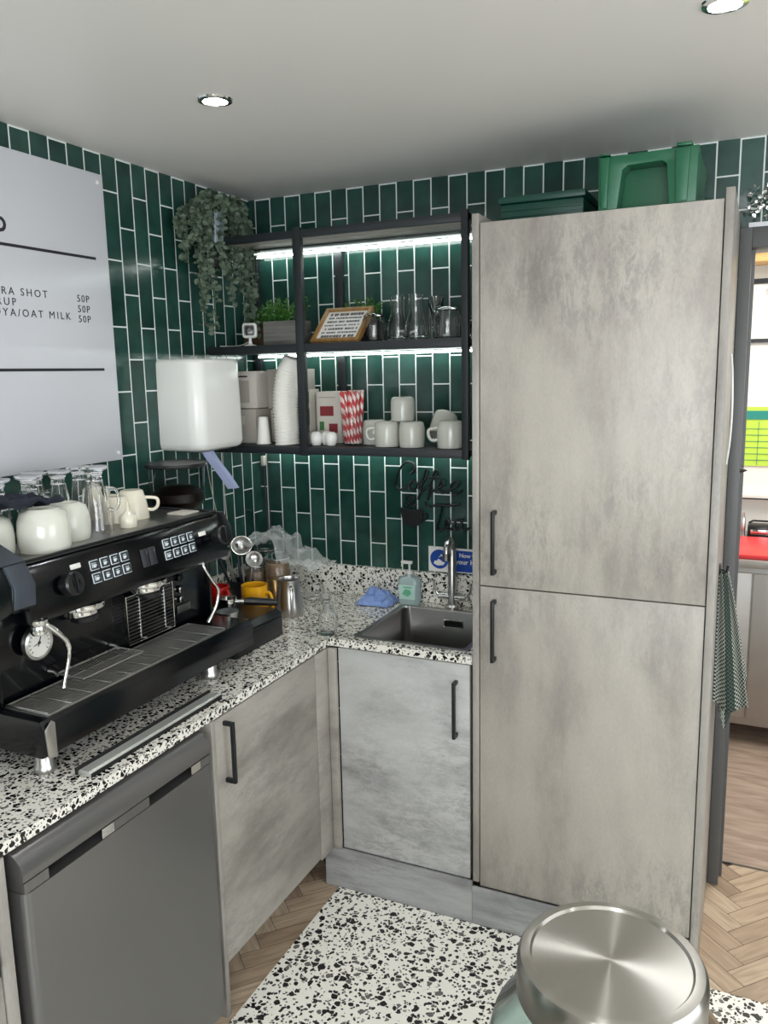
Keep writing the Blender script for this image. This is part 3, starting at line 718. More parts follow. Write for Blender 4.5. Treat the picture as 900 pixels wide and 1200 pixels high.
for (ye, ze) in ends:
    x = rnd.uniform(.05, .13); s = Vector((.075, -.33, 2.335)); 
    topy = s.y + (ye-s.y)*.8
    P = catmull([s, Vector((x, s.y+(topy-s.y)*.5, min(2.405, 2.375+rnd.uniform(0, .03)))), Vector((x, topy, 2.345)), Vector((x+rnd.uniform(-.01, .01), ye+rnd.uniform(-.015, .015), (2.33+ze)/2)), Vector((x, ye, ze))], 9)
    tube(st, P, .0012, 4)
    for p in P:
        for k in range(3):
            leaf(bm, p+Vector((rnd.uniform(-.006, .006),)*3), Vector((rnd.uniform(-1, 1), rnd.uniform(-1, 1), rnd.uniform(-1, .4))), rnd.uniform(.016, .026), .85)
for v in bm.verts: v.co.x = max(v.co.x, .004); v.co.z = min(v.co.z, 2.44)
mk('foliage', bm, m_leaf, hp, 0); mk('stem', st, m_leaf, hp)
def pot_plant(name, x0, x1, y0, y1, h, mat, label, fh, n, leafsz=.014):
    t = thing(name, ((x0+x1)/2, (y0+y1)/2, 1.8825), label, 'plant')
    bm = NB(); box(bm, x0, x1, y0, y1, 1.8825, 1.8825+h, .003); mk('planter', bm, mat, t)
    bm = NB()
    for i in range(n):
        bx, by = random.uniform(x0+.008, x1-.008), random.uniform(y0+.008, y1-.008)
        hh = random.uniform(.4, 1)*fh; lean = Vector((random.uniform(-.35, .35), random.uniform(-.35, .35), 1))
        b0 = Vector((bx, by, 1.8825+h-.004)); tube(bm, [b0, b0+lean*hh], .0007, 3)
        for k in range(5): leaf(bm, b0+lean*hh*(.35+.16*k), Vector((random.uniform(-1, 1), random.uniform(-1, 1), random.uniform(-.2, 1.2))), random.uniform(.7, 1.3)*leafsz, .55)
    mk('foliage', bm, m_leaf2, t, 0); return t
pot_plant('potted_plant', .035, .125, -.125, -.035, .085, m_brownpot, 'small leafy plant in brown wooden pot behind the white camera', .075, 50)
pot_plant('potted_plant', .205, .355, -.25, -.16, .088, m_greypot, 'bushy green plant in grey wooden box left of the shelf post', .085, 75)
pot_plant('potted_plant', .44, .60, -.095, -.045, .085, m_darkpot, 'green plant in dark pot behind the leaning framed sign', .08, 60)

# security camera
sc = thing('security_camera', (.158, -.265, 1.8825), 'small white square camera on a foot on the shelf edge', 'camera')
bm = NB(); lathe(bm, [(0, 1.885), (.024, 1.885), (.024, 1.888), (.008, 1.892), (.005, 1.905), (.006, 1.915), (0, 1.915)], 24, Matrix.Translation((.158, -.265, 0))); mk('stand', bm, m_white, sc)
Rz = Matrix.Translation((.158, -.265, 1.94)) @ Matrix.Rotation(math.radians(28), 4, 'Z')
bm = NB(); box(bm, -.027, .027, -.016, .016, -.027, .027, .011, 4); bm.transform(Rz); mk('housing', bm, m_white, sc)
bm = NB(); box(bm, -.019, .019, -.0175, -.0135, -.019, .019, .007, 3) ; bm.transform(Rz); fc = mk('black_face', bm, m_gloss, sc)
bm = NB(); cyl(bm, (0, -.0185, 0), .006, .002, 16, 'y'); bm.transform(Rz); mk('lens', bm, m_fridge_dark, sc)
bm = NB(); tube(bm, [(.15, -.245, 1.905), (.10, -.24, 1.89), (.05, -.24, 1.888), (.02, -.26, 1.889)], .0016, 6, smooth=4)
mk('cable', bm, m_white, sc)

# framed sign leaning back
fs = thing('framed_sign', (.50, -.27, 1.8825), 'wood-framed letter sign leaning back on the upper shelf', 'framed sign')
ang = math.atan2(.14, .127)
Fm = Matrix.Translation((.505, -.268, 1.888)) @ Matrix.Rotation(-ang, 4, 'X')
fwid, fhei, ft = .188, .178, .014
bm = NB()
for a in ((-fwid/2, fwid/2, 0, ft), (-fwid/2, fwid/2, fhei-ft, fhei), (-fwid/2, -fwid/2+ft, ft, fhei-ft), (fwid/2-ft, fwid/2, ft, fhei-ft)):
    box(bm, a[0], a[1], -.008, .012, a[2], a[3], .001)
bm.transform(Fm); mk('frame', bm, m_frame_wood, fs)
bm = NB(); box(bm, -fwid/2+ft, fwid/2-ft, .0, .004, ft, fhei-ft); bm.transform(Fm); mk('panel', bm, m_paper, fs, 0)
rl = random.Random(11)          # unreadable printed rows: short dark marks
for i in range(7):
    b2 = NB(); x = -.072 + rl.uniform(0, .012); hgt = (.013, .008, .009, .006, .009, .007, .012)[i]
    while x < .062:
        w = rl.uniform(.004, .011); box(b2, x, x+w, -.0006, 0, -hgt/2, hgt/2); x += w + rl.choice((.002, .002, .003, .008))
    b2.transform(Fm @ Matrix.Translation((0, -.0004, fhei-.031-.0195*i)))
    mk('text_line', b2, m_print, fs, 0)

# ================================================================ GLASSWARE ON SHELF
def glass_obj(name, prof_out, th, loc, label, group=None, mat=None, seg=28, cat='glass'):
    pin = [(max(r-th, 0.0), z+(th if i == 0 else 0)) for i, (r, z) in enumerate(prof_out)]
    prof = [(0, prof_out[0][1])] + prof_out + [(prof_out[-1][0]-th, prof_out[-1][1])] + [(max(r-th, .001), z) for r, z in reversed(prof_out[1:-1])] + [(0, prof_out[0][1]+th*1.6)]
    bm = NB(); lathe(bm, prof, seg); o = mk(name, bm, mat or m_glass, None, 60, loc=loc); return tag(o, label, cat, group)
ZS = 1.8825
car = [(.038, 0), (.041, .02), (.038, .06), (.026, .095), (.0235, .12), (.027, .158)]
glass_obj('carafe', car, .003, (.700, -.16, ZS), 'clear glass carafe, left of the two on the upper shelf', 'carafes on the upper shelf', cat='carafe')
glass_obj('carafe', car, .003, (.775, -.175, ZS), 'clear glass carafe, right of the two on the upper shelf', 'carafes on the upper shelf', cat='carafe')
glass_obj('tumbler', [(.024, 0), (.026, .15)], .002, (.835, -.14, ZS), 'tall straight drinking glass right of the carafes')
jl = [(.040, 0), (.044, .01), (.044, .07), (.036, .088)]
def lidded(loc, label, k=1.0, content=None):
    t = thing('storage_jar', loc, label, 'jar', 'lidded glass jars on the upper shelf')
    p = [(r*k, z*k) for r, z in jl]; th = .0025
    bm = NB(); lathe(bm, [(0, 0)]+p+[(p[-1][0]-th, p[-1][1])]+[(r-th, z) for r, z in reversed(p[1:-1])]+[(0, .005)], 28); mk('body', bm, m_glass, t, 60, False)
    bm = NB(); lathe(bm, [(0, .089*k), (.036*k, .089*k), (.037*k, .093*k), (.028*k, .101*k), (0, .103*k)], 28); mk('lid', bm, m_glass, t, 60, False)
lidded((.612, -.17, ZS), 'squat lidded glass jar beside the framed sign', 1.0)
lidded((.892, -.185, ZS), 'lidded glass jar right of the tall tumbler', 1.08)
glass_obj('tumbler', [(.026, 0), (.03, .075)], .002, (.952, -.14, ZS), 'short drinking glass at the right end of the upper shelf')

# ================================================================ MUGS ON LOWER SHELF (upside down)
def mug(loc, rz, label, k=1.1, tilt=None, group='grey mugs on the lower shelf', mat=m_grey_mug, prof=None, hr=.022, hz=.042, name='mug', cat='mug', hrad=.0052):
    t = thing(name, loc, label, cat, group, rz)
    if tilt: t.rotation_euler = (tilt[0], tilt[1], rz)
    p = prof or [(.031, .078), (.037, .074), (.040, .060), (.0405, .03), (.0385, 0)]
    p = [(r*k, z*k) for r, z in p]; th = .004
    bm = NB(); lathe(bm, [(0, p[0][1]), (p[0][0]*.8, p[0][1]), (p[0][0]*.84, p[0][1]-.003), (p[0][0]*.9, p[0][1])]+p+[(p[-1][0]-th, 0)]+[(r-th, z) for r, z in reversed(p[1:-1])]+[(0, p[0][1]-th*1.5)], 32)
    mk('body', bm, mat, t, 60, False)
    R = p[2][0]-.003
    bm = NB(); tube(bm, [(R, 0, (hz-hr*.8)*k), (R+.017*k, 0, (hz-hr*.9)*k), (R+.027*k, 0, (hz-.006)*k), (R+.025*k, 0, (hz+hr*.55)*k), (R, 0, (hz+hr*.75)*k)], hrad*k, 8, smooth=4)
    mk('handle', bm, mat, t, 60, False); return t
ZB = 1.5275
mug((.690, -.245, ZB), math.radians(205), 'grey mug with handle to the left at the front of the shelf')
mug((.785, -.25, ZB), math.radians(80), 'grey mug in the middle of the front row, under the stacked one')
mug((.925, -.25, ZB), math.radians(205), 'grey mug at the right shelf end, handle to the left', 1.14)
mug((.605, -.165, ZB), math.radians(195), 'grey mug behind the front row beside the striped straws')
mug((.690, -.125, ZB), math.radians(60), 'grey mug hidden behind the leftmost front mug')
mug((.735, -.21, ZB+.0875), math.radians(100), 'grey mug stacked on top of the two front mugs', 1.04)
mug((.850, -.150, ZB+.030), math.radians(60), 'grey mug leaning tilted behind the rightmost mug', 1.1, (math.radians(-8), math.radians(28)))

# ================================================================ straws
sw = thing('straw_holder', (.532, -.195, ZB), 'clear plastic cup holding red striped straws', 'cup')
bm = NB(); lathe(bm, [(0, 0), (.036, 0), (.042, .12), (.040, .12), (.034, .004), (0, .004)], 24); mk('cup', bm, m_glass_thin, sw, 60, False)
bm = NB(); tube(bm, [(0, 0, 0), (0, 0, .185)], .0048, 10); s0 = mk('paper_straw', bm, m_straw, None, 60)
tag(s0, 'red and white striped paper straw in the clear plastic cup', 'straw', 'striped straws in the cup')
k = 0
for ring, cnt in ((0, 1), (.010, 6), (.019, 11), (.0275, 16)):
    for i in range(cnt):
        a = 2*PI*i/cnt + ring*40
        o = s0 if k == 0 else s0.copy()
        if k: COL.objects.link(o)
        bx, by = ring*math.cos(a), ring*math.sin(a); o.location = (.532+bx, -.195+by, ZB+.005)
        d = Vector((bx*.42+random.uniform(-.003, .003), by*.42+random.uniform(-.003, .003), .175))
        o.rotation_euler = d.to_track_quat('Z', 'Y').to_euler(); o.scale = (1, 1, random.uniform(.93, 1.02)); k += 1

# ================================================================ cartons, cups, small pots
def carton(x0, x1, y0, y1, z0, z1, mat, label, panels=(), rot=0, name='carton', cat='box'):
    c = Vector(((x0+x1)/2, (y0+y1)/2, z0)); t = thing(name, c, label, cat, None, rot)
    bm = NB(); box(bm, x0-c.x, x1-c.x, y0-c.y, y1-c.y, 0, z1-z0, .0015); mk('carton_body', bm, mat, t, 30, False)
    for (u0, u1, v0, v1, pm, nm) in panels:
        bm = NB(); w = x1-x0; h = z1-z0; box(bm, x0-c.x+u0*w, x0-c.x+u1*w, y0-c.y-.0012, y0-c.y-.0002, v0*h, v1*h); mk(nm, bm, pm, t, 0, False)
    return t
carton(.368, .465, -.17, -.07, ZB, 1.715, m_card2, 'white carton with maroon labels beside the straws', [(.15, .7, .53, .72, m_maroon, 'maroon_label'), (.5, .85, .2, .38, m_maroon, 'maroon_label'), (.12, .3, .25, .42, m_green_print, 'green_label'), (.1, .8, .88, .9, m_card, 'print_line')], .1)
carton(.326, .362, -.20, -.13, ZB, 1.725, m_card2, 'slim green and white packet behind the tall cup stack', [(.1, .9, .35, .65, m_green_print, 'green_label'), (.1, .9, .75, .95, m_green_print, 'green_label'), (.1, .9, .08, .22, m_green_print, 'green_label')], 0, 'packet', 'packet')
carton(.025, .150, -.24, -.05, ZB, 1.655, m_card, 'grey carton at the bottom of the left shelf pile', [(.05, .6, .55, .8, m_card2, 'paper_label')])
carton(.030, .155, -.235, -.05, 1.658, 1.795, m_card2, 'pale carton with a paper label on the left shelf pile', [(.1, .75, .15, .75, m_card, 'paper_label'), (.35, .7, .84, .88, m_ink, 'print_line')])
carton(.165, .285, -.16, -.03, ZB, 1.65, m_card2, 'pale carton behind the upside-down paper cups', [(.1, .4, .7, .9, m_ink, 'print_line')])
carton(.160, .290, -.165, -.03, 1.653, 1.800, m_card, 'grey carton on top, left of the tall cup stack', [(.4, .9, .42, .45, m_card2, 'print_line')])
# tall leaning stack of nested cups
bm = NB(); lathe(bm, [(0, .050), (.026, .050), (.030, .053), (.034, .051), (.0430, .006), (.0458, .005), (.0458, 0), (.0415, 0), (.033, .046), (0, .046)], 28)
c0 = mk('paper_cup', bm, m_cup, None, 45); tag(c0, 'white paper cup nested in the tall leaning stack', 'paper cup', 'nested paper cups in the tall stack')
N = 24; p = Vector((.287, -.245, ZB)); th = 0
for i in range(N):
    o = c0 if i == 0 else c0.copy()
    if i: COL.objects.link(o)
    s = i/(N-1)
    lean = 0 if s < .45 else (s-.45)*.62
    bow = -.035 if s < .45 else 0
    o.location = p; o.rotation_euler = (0, lean+bow, 0)
    d = Matrix.Rotation(lean+bow, 3, 'Y') @ Vector((0, 0, .0115)); p = p+d
bm = NB(); lathe(bm, [(0, .1), (.016, .1), (.018, .098), (.026, .004), (.0275, .003), (.0275, 0), (.024, 0), (.015, .096), (0, .096)], 24)
e0 = mk('small_paper_cup', bm, m_cup, None, 45, loc=(.188, -.25, ZB)); tag(e0, 'slim upside-down white paper cup left of the tall stack', 'paper cup')
bm = NB(); lathe(bm, [(0, 0), (.015, 0), (.021, .012), (.023, .028), (.019, .042), (.012, .048), (0, .049)], 20)
w0 = mk('milk_pot', bm, m_white, None, 60, loc=(.372, -.255, ZB)); tag(w0, 'tiny round white pot just left of the shelf post', 'pot', 'round white pots on the lower shelf')
for x, y, lb in ((.418, -.262, 'tiny round white pot just right of the shelf post'), (.447, -.235, 'tiny round white pot in the middle of the row'), (.478, -.262, 'tiny round white pot nearest the striped straws')):
    o = w0.copy(); COL.objects.link(o); o.location = (x, y, ZB); o['label'] = lb

# ================================================================ ESPRESSO MACHINE
em = thing('espresso_machine', (.27, -1.25, .91), 'large black espresso machine with drip tray on the worktop', 'espresso machine')
EY0, EY1 = -1.63, -.845
bm = NB(); box(bm, .05, .34, EY0+.02, EY1, 1.02, 1.36, .006); mk('body', bm, m_gloss, em)
bm = NB()   # side skins
prism(bm, [(.04, .965), (.30, .965), (.36, 1.05), (.36, 1.27), (.04, 1.27)], 'y', EY0, EY0+.0195, .003); mk('side_skin', bm, m_gloss, em); bm = NB()
prism(bm, [(.04, .965), (.30, .965), (.355, 1.05), (.355, 1.27), (.04, 1.27)], 'y', EY1+.001, EY1+.012, .003); mk('side_skin', bm, m_gloss, em)
bm = NB(); prism(bm, [(.20, 1.262), (.395, 1.238), (.418, 1.242), (.424, 1.256), (.402, 1.362), (.392, 1.371), (.20, 1.371)], 'y', -1.568, -.83, .002); mk('control_head', bm, m_gloss, em)
# cup deck with low rail
bm = NB(); box(bm, .05, .385, -1.57, -.84, 1.3715, 1.376, .001); mk('cup_deck', bm, m_dsteel, em)
bm = NB(); tube(bm, [(.388, -1.565, 1.379), (.388, -.842, 1.379), (.06, -.842, 1.379)], .004, 8); mk('deck_rail', bm, m_satin, em)
# end cap left
bm = NB(); prism(bm, [(.04, 1.272), (.41, 1.272), (.445, 1.292), (.45, 1.345), (.425, 1.385), (.33, 1.425), (.04, 1.425)], 'y', EY0-.005, -1.572, .004); mk('end_cap', bm, m_gloss, em)
bm = NB(); prism(bm, [(.446, 1.296), (.452, 1.298), (.456, 1.345), (.430, 1.390), (.424, 1.386), (.449, 1.345)], 'y', EY0-.003, -1.578, .001); prism(bm, [(.335, 1.4255), (.424, 1.388), (.428, 1.392), (.337, 1.431)], 'y', EY0-.003, -1.575); mk('end_cap_trim', bm, pmat('gunmetal_trim', srgb(70, 76, 84), .3, .3), em)
bm = NB(); prism(bm, [(.04, 1.272), (.40, 1.262), (.43, 1.29), (.425, 1.33), (.40, 1.375), (.04, 1.375)], 'y', -.828, -.812, .004); mk('end_cap', bm, m_satin, em)
# lower casing
bm = NB(); prism(bm, [(.05, .966), (.485, .966), (.50, .975), (.50, 1.032), (.487, 1.052), (.350, 1.052), (.350, 1.035), (.05, 1.019)], 'y', EY0, -.834, .003); mk('drip_tray_casing', bm, m_gloss, em)
bm = NB(); prism(bm, [(EY0+.002, .972), (EY0+.026, .966), (EY0+.026, 1.045), (EY0+.018, 1.052), (EY0-.002, 1.036)], 'x', .5005, .5045, .001); mk('corner_trim', bm, m_steel, em)
# grille
bm = NB(); box(bm, .352, .484, -1.605, -.952, 1.0525, 1.0545); mk('drip_tray', bm, m_steel, em, 0)
bm = NB()
for i in range(15): 
    x = .358+.0087*i; tube(bm, [(x, -1.602, 1.0572), (x, -.955, 1.0572)], .0011, 5)
for i in range(11):
    y = -1.600+.0643*i; tube(bm, [(.354, y, 1.0595), (.483, y, 1.0595), (.486, y, 1.056)], .0017, 6)
tube(bm, [(.354, -1.603, 1.058), (.485, -1.603, 1.058), (.485, -.954, 1.058), (.354, -.954, 1.058)], .0022, 6, True); mk('drip_grille', bm, m_steel, em)
for x, y in ((.44, -1.585), (.44, -.975), (.10, -1.585), (.10, -.975)):
    bm = NB(); lathe(bm, [(0, .9105), (.022, .9105), (.024, .914), (.024, .925), (.020, .930), (.020, .9655), (0, .9655)], 22, Matrix.Translation((x, y, 0))); mk('foot', bm, m_steel, em)
# panel plane helper
pa, pb = Vector((.4245, 0, 1.256)), Vector((.4025, 0, 1.362))
pdir = (pb-pa).normalized(); pn = Vector((pdir.z, 0, -pdir.x))
def PP(y, z, off=.0):
    t = (z-pa.z)/(pb.z-pa.z); q = pa+(pb-pa)*t + pn*off; return Vector((q.x, y, q.z))
PM = Matrix((Vector((0, 1, 0)), pdir, pn)).transposed()
def on_panel(bm, y, z, off=0): bm.transform(Matrix.Translation(PP(y, z, off)) @ PM.to_4x4()); return bm
m_icon = pmat('button_print', srgb(214, 222, 226), .4)
m_btn = pmat('button_face', srgb(40, 44, 50), .4)
for base in (-1.379, -1.113):
    for c in range(4):
        for r_ in range(2):
            y = base+.018+c*.0345; z = 1.332-r_*.031+.0015*c*0
            bm = on_panel(box(NB(), -.0145, .0145, -.0125, .0125, 0, .003, .002), y, z, .0003); b = mk('button', bm, m_icon, em)
            bm = on_panel(box(NB(), -.0125, .0125, -.0105, .0105, .0031, .0036), y, z, .0003); mk('button_field', bm, m_btn, em, 0)
            bm = NB(); prism(bm, [(-.006, .002), (.004, .002), (.003, -.006), (-.005, -.006)], 'z', .0037, .0041); box(bm, .0045, .0065, -.003, .001, .0037, .0041); box(bm, -.006, .006, .004, .0055, .0037, .0041)
            if c == 0: box(bm, -.009, -.007, -.006, .007, .0037, .0041)
            mk('cup_icon', on_panel(bm, y, z, .0003), m_icon, em, 0)
m_disp = pmat('display_glass', srgb(52, 54, 58), .15)
for y in (-1.186, -1.156): mk('display', on_panel(box(NB(), -.0135, .0135, -.024, .024, 0, .002, .001), y, 1.312, .0003), m_disp, em)
for y, z in ((-1.418, 1.342), (-.938, 1.330)): mk('name_badge', on_panel(box(NB(), -.016, .016, -.006, .006, 0, .0025, .002), y, z, .0003), m_paper, em)
for y, z in ((-1.462, 1.308), (-.885, 1.312)):
    bm = NB(); lathe(bm, [(0, .0), (.018, 0), (.018, .012), (.027, .014), (.028, .036), (.024, .041), (.012, .041), (.010, .036), (0, .036)], 28); kb = mk('steam_knob', on_panel(bm, y, z, .0005), m_plast, em)
    bm = NB(); box(bm, -.003, .003, -.024, .024, .041, .047, .001); mk('knob_grip', on_panel(bm, y, z, .0005), m_satin, em)
# brew groups
for y in (-1.372, -1.138):
    bm = NB(); lathe(bm, [(0, 1.208), (.040, 1.208), (.042, 1.212), (.042, 1.222), (.058, 1.226), (.060, 1.230), (.060, 1.2405), (0, 1.2405)], 32, Matrix.Translation((.365, y, 0))); g = mk('brew_group', bm, m_chrome, em)
    bm = NB(); lathe(bm, [(0, 1.195), (.033, 1.195), (.036, 1.2075), (0, 1.2075)], 24, Matrix.Translation((.375, y, 0))); mk('group_ring', bm, m_satin, em)
# gauge
gM = Matrix.Translation((.361, -1.512, 1.180)) @ Matrix.Rotation(PI/2, 4, 'Y') @ Matrix.Rotation(PI/2, 4, 'Z')
bm = NB(); lathe(bm, [(0, 0), (.040, 0), (.0415, .004), (.041, .014), (.036, .017), (.034, .012), (0, .012)], 36, gM); ga = mk('pressure_gauge', bm, m_steel, em)
bm = NB(); lathe(bm, [(0, .0122), (.0335, .0122), (.0335, .0128), (0, .0128)], 32, gM); mk('dial', bm, m_dial, em)
bm = NB()
for a_ in range(-130, 131, 20):
    a = math.radians(a_); c_, s_ = math.sin(a), math.cos(a); tube(bm, [(c_*.025, s_*.025, .0133), (c_*.030, s_*.030, .0133)], .0009, 4)
tube(bm, [(-.004, -.008, .0136), (.006, .016, .0136)], .0013, 5); tube(bm, [(0, 0, .0136), (-.016, -.004, .0136)], .001, 5); cyl(bm, (0, 0, .013), .004, .0014, 12); bm.transform(gM); mk('needle_and_marks', bm, m_ink, em)
# steam wands
bm = NB(); lathe(bm, [(0, 1.215), (.016, 1.215), (.019, 1.222), (.016, 1.235), (.021, 1.244), (.021, 1.25), (0, 1.25)], 20, Matrix.Translation((.415, -1.545, 0))); mk('wand_collar', bm, m_chrome, em)
bm = NB(); tube(bm, [(.415, -1.540, 1.25), (.425, -1.532, 1.235), (.432, -1.505, 1.205), (.430, -1.482, 1.175), (.428, -1.480, 1.14), (.424, -1.495, 1.085), (.423, -1.498, 1.072)], [.0065]*4+[.005, .005, .0065], 10, smooth=5); mk('steam_wand', bm, m_chrome, em)
bm = NB(); tube(bm, [(.418, -.953, 1.247), (.425, -.953, 1.23), (.432, -.930, 1.19), (.435, -.908, 1.155), (.430, -.918, 1.11), (.423, -.950, 1.068)], [.0045]*4+[.005, .006], 10, smooth=5); mk('steam_wand', bm, m_chrome, em)
# folding cup racks
bm = NB(); xr = .365
for i in range(13):
    z = 1.082+i*.0098; tube(bm, [(xr, -1.213, z), (xr, -1.030, z)], .0011, 5)
tube(bm, [(xr, -1.215, 1.075), (xr, -1.215, 1.206), (xr, -1.028, 1.206), (xr, -1.028, 1.075)], .0022, 6, True)
for y in (-1.17, -1.07): tube(bm, [(xr+.004, y, 1.20), (xr+.004, y, 1.085), (xr+.012, y+.012, 1.082)], .002, 6)
mk('cup_rack', bm, m_chrome, em)
bm = NB(); zr = 1.086
for i in range(9):
    x = .372+i*.0095; tube(bm, [(x, -1.462, zr), (x, -1.262, zr)], .0011, 5)
tube(bm, [(.366, -1.464, zr), (.452, -1.464, zr), (.452, -1.26, zr), (.366, -1.26, zr)], .0022, 6, True)
for y in (-1.42, -1.36, -1.30): tube(bm, [(.366, y, zr+.003), (.452, y, zr+.003)], .0016, 6)
for y in (-1.464, -1.26): tube(bm, [(.342, y, zr+.004), (.362, y, zr+.004), (.372, y, zr-.004)], .005, 8)
mk('cup_rack', bm, m_steel, em)
bm = NB(); box(bm, .3415, .3435, -.985, -.925, 1.095, 1.118, .0005); mk('rating_plate', bm, m_dsteel, em)
for z in (1.20, 1.165, 1.135):
    bm = NB(); cyl(bm, (.341, -.965, z), .011, .008, 16, 'x', .002); mk('water_tap_knob', bm, m_chrome if z < 1.19 else m_plast, em)

# knock box drawer right of machine
kb = thing('knock_box', (.27, -.70, .91), 'low black drawer box at the right end of the machine', 'knock box')
bm = NB(); prism(bm, [(.06, .911), (.425, .911), (.425, .985), (.405, 1.0), (.06, 1.0)], 'y', -.826, -.55, .003); mk('box', bm, m_satin, kb, 30)
bm = NB(); box(bm, .4255, .431, -.820, -.562, .918, .978, .002); mk('drawer_front', bm, m_plast, kb)

# grinder
gr = thing('coffee_grinder', (.13, -.69, 1.0), 'black coffee grinder with clear bean hopper behind the machine', 'coffee grinder')
bm = NB(); box(bm, .04, .16, -.775, -.660, 1.001, 1.30, .012, 3); mk('body', bm, m_satin, gr)
bm = NB(); lathe(bm, [(0, 1.301), (.05, 1.301), (.06, 1.31), (.06, 1.335), (0, 1.335)], 28, Matrix.Translation((.13, -.69, 0))); mk('collar', bm, m_plast, gr)
bm = NB(); lathe(bm, [(.055, 1.336), (.088, 1.375), (.092, 1.49), (.089, 1.49), (.085, 1.378), (.052, 1.339), (.055, 1.336)], 36, Matrix.Translation((.13, -.69, 0))); mk('hopper', bm, m_smoke, gr, 60)
bm = NB(); lathe(bm, [(0, 1.340), (.050, 1.341), (.083, 1.378), (.083, 1.405), (.05, 1.425), (0, 1.43)], 32, Matrix.Translation((.13, -.69, 0))); mk('coffee_beans', bm, m_bean, gr)
bm = NB(); lathe(bm, [(0, 1.491), (.100, 1.491), (.102, 1.495), (.100, 1.503), (.03, 1.508), (0, 1.508)], 36, Matrix.Translation((.13, -.69, 0))); mk('hopper_lid', bm, m_plast, gr)
bm = NB(); tube(bm, [(.155, -.72, 1.15), (.185, -.72, 1.14), (.19, -.72, 1.11)], .012, 12); mk('spout', bm, m_plast, gr)

# ================================================================ THINGS ON THE MACHINE
ZD = 1.3765
bprof = [(.040, .098), (.052, .092), (.059, .07), (.0615, .045), (.061, .015), (.058, 0)]
def bowl(loc, label, k=1.0): return mug(loc, 0, label, k, None, 'upside-down bowls on the machine', m_bowl, bprof, .02, .05, 'latte_bowl', 'bowl')
def plain_bowl(loc, label, k=1.0):
    p = [(r*k, z*k) for r, z in bprof]; th = .004
    bm = NB(); lathe(bm, [(0, p[0][1]-.002), (p[0][0]*.75, p[0][1]-.002), (p[0][0]*.8, p[0][1]+.003), (p[0][0]*.95, p[0][1]+.002)]+p+[(p[-1][0]-th, 0)]+[(r-th, z) for r, z in reversed(p[1:-1])]+[(0, p[0][1]-th*2)], 36)
    return tag(mk('latte_bowl', bm, m_bowl, None, 60, loc=loc), label, 'bowl', 'upside-down bowls on the machine')
plain_bowl((.318, -1.418, ZD), 'large ivory upside-down bowl, front centre of the three')
plain_bowl((.245, -1.512, ZD), 'ivory upside-down bowl at the left picture edge', .9)
plain_bowl((.270, -1.300, ZD), 'smaller ivory upside-down bowl right of the large one', .93)
# latte glasses, upside down with handles
def latte_glass(loc, rz, label, k=1.0):
    t = thing('latte_glass', loc, label, 'glass', 'upside-down latte glasses on the machine', rz)
    p = [(.036, 0), (.033, .04), (.026, .09), (.020, .125), (.0165, .138), (.022, .150), (.034, .157), (.034, .162)]
    p = [(r*k, z*k) for r, z in p]; th = .003
    bm = NB(); lathe(bm, p+[(0, p[-1][1]), ] , 30)
    inner = [(r-th, z) for r, z in p[:4]]
    bm2 = NB(); lathe(bm2, [(p[0][0], 0)]+[(inner[0][0], 0)]+inner[1:]+[(0, .128*k)], 30)
    me = bpy.data.meshes.new('t'); bm2.to_mesh(me); bm2.free(); bm.from_mesh(me); bpy.data.meshes.remove(me)
    bmesh.ops.remove_doubles(bm, verts=bm.verts, dist=1e-5)
    mk('bowl', bm, m_glass, t, 60, False)
    bm = NB(); tube(bm, [(.028*k, 0, .055*k), (.045*k, 0, .050*k), (.055*k, 0, .07*k), (.050*k, 0, .10*k), (.024*k, 0, .108*k)], .0045, 8, smooth=4); mk('handle', bm, m_glass, t, 60, False); return t
latte_glass((.275, -1.200, ZD), math.radians(60), 'clear upside-down latte glass nearest the button panel', 1.08)
latte_glass((.16, -1.215, ZD), math.radians(210), 'clear latte glass in the back row, right end of the handled ones')
latte_glass((.17, -1.320, ZD), math.radians(60), 'clear latte glass behind the small ivory bowl')
latte_glass((.12, -1.255, ZD), math.radians(200), 'clear latte glass against the menu board side, centre')
latte_glass((.16, -1.410, ZD), math.radians(215), 'clear latte glass behind the large ivory bowl')
latte_glass((.15, -1.49, ZD), math.radians(240), 'clear latte glass behind the navy cloth')
latte_glass((.145, -1.125, ZD), math.radians(30), 'clear latte glass beside the cream cups')
# cream cups
cprof = [(.022, .066), (.026, .064), (.033, .04), (.037, .012), (.038, 0)]
mug((.215, -1.065, ZD), math.radians(-160), 'cream upside-down cup left of the handled cream cup', 1.1, None, 'cream cups on the machine', m_cream, cprof, .018, .036, 'cream_cup', 'cup', .004)
mug((.215, -1.000, ZD), math.radians(35), 'cream upside-down cup with its handle toward the tiles', 1.25, None, 'cream cups on the machine', m_cream, cprof, .018, .034, 'cream_cup', 'cup', .004)
mug((.100, -1.02, ZD), math.radians(35), 'cream upside-down cup at the back of the machine top', 1.3, None, 'cream cups on the machine', m_cream, cprof, .018, .034, 'cream_cup', 'cup', .004)
bm = NB(); lathe(bm, [(0, .072), (.003, .070), (.0035, .048), (.012, .040), (.021, .032), (.0235, .02), (.0225, 0), (.019, 0), (.019, .02), (0, .03)], 28)
tag(mk('cup_with_knob', bm, m_cream, None, 60, loc=(.305, -1.118, ZD)), 'small cream domed pot with a pointed knob beside the latte glass', 'pot')
bm = NB(); box(bm, .28, .345, -.93, -.86, ZD, ZD+.006, .002); tag(mk('folded_card', bm, m_card2, None, 30), 'folded pale card on the right end of the machine top', 'card')
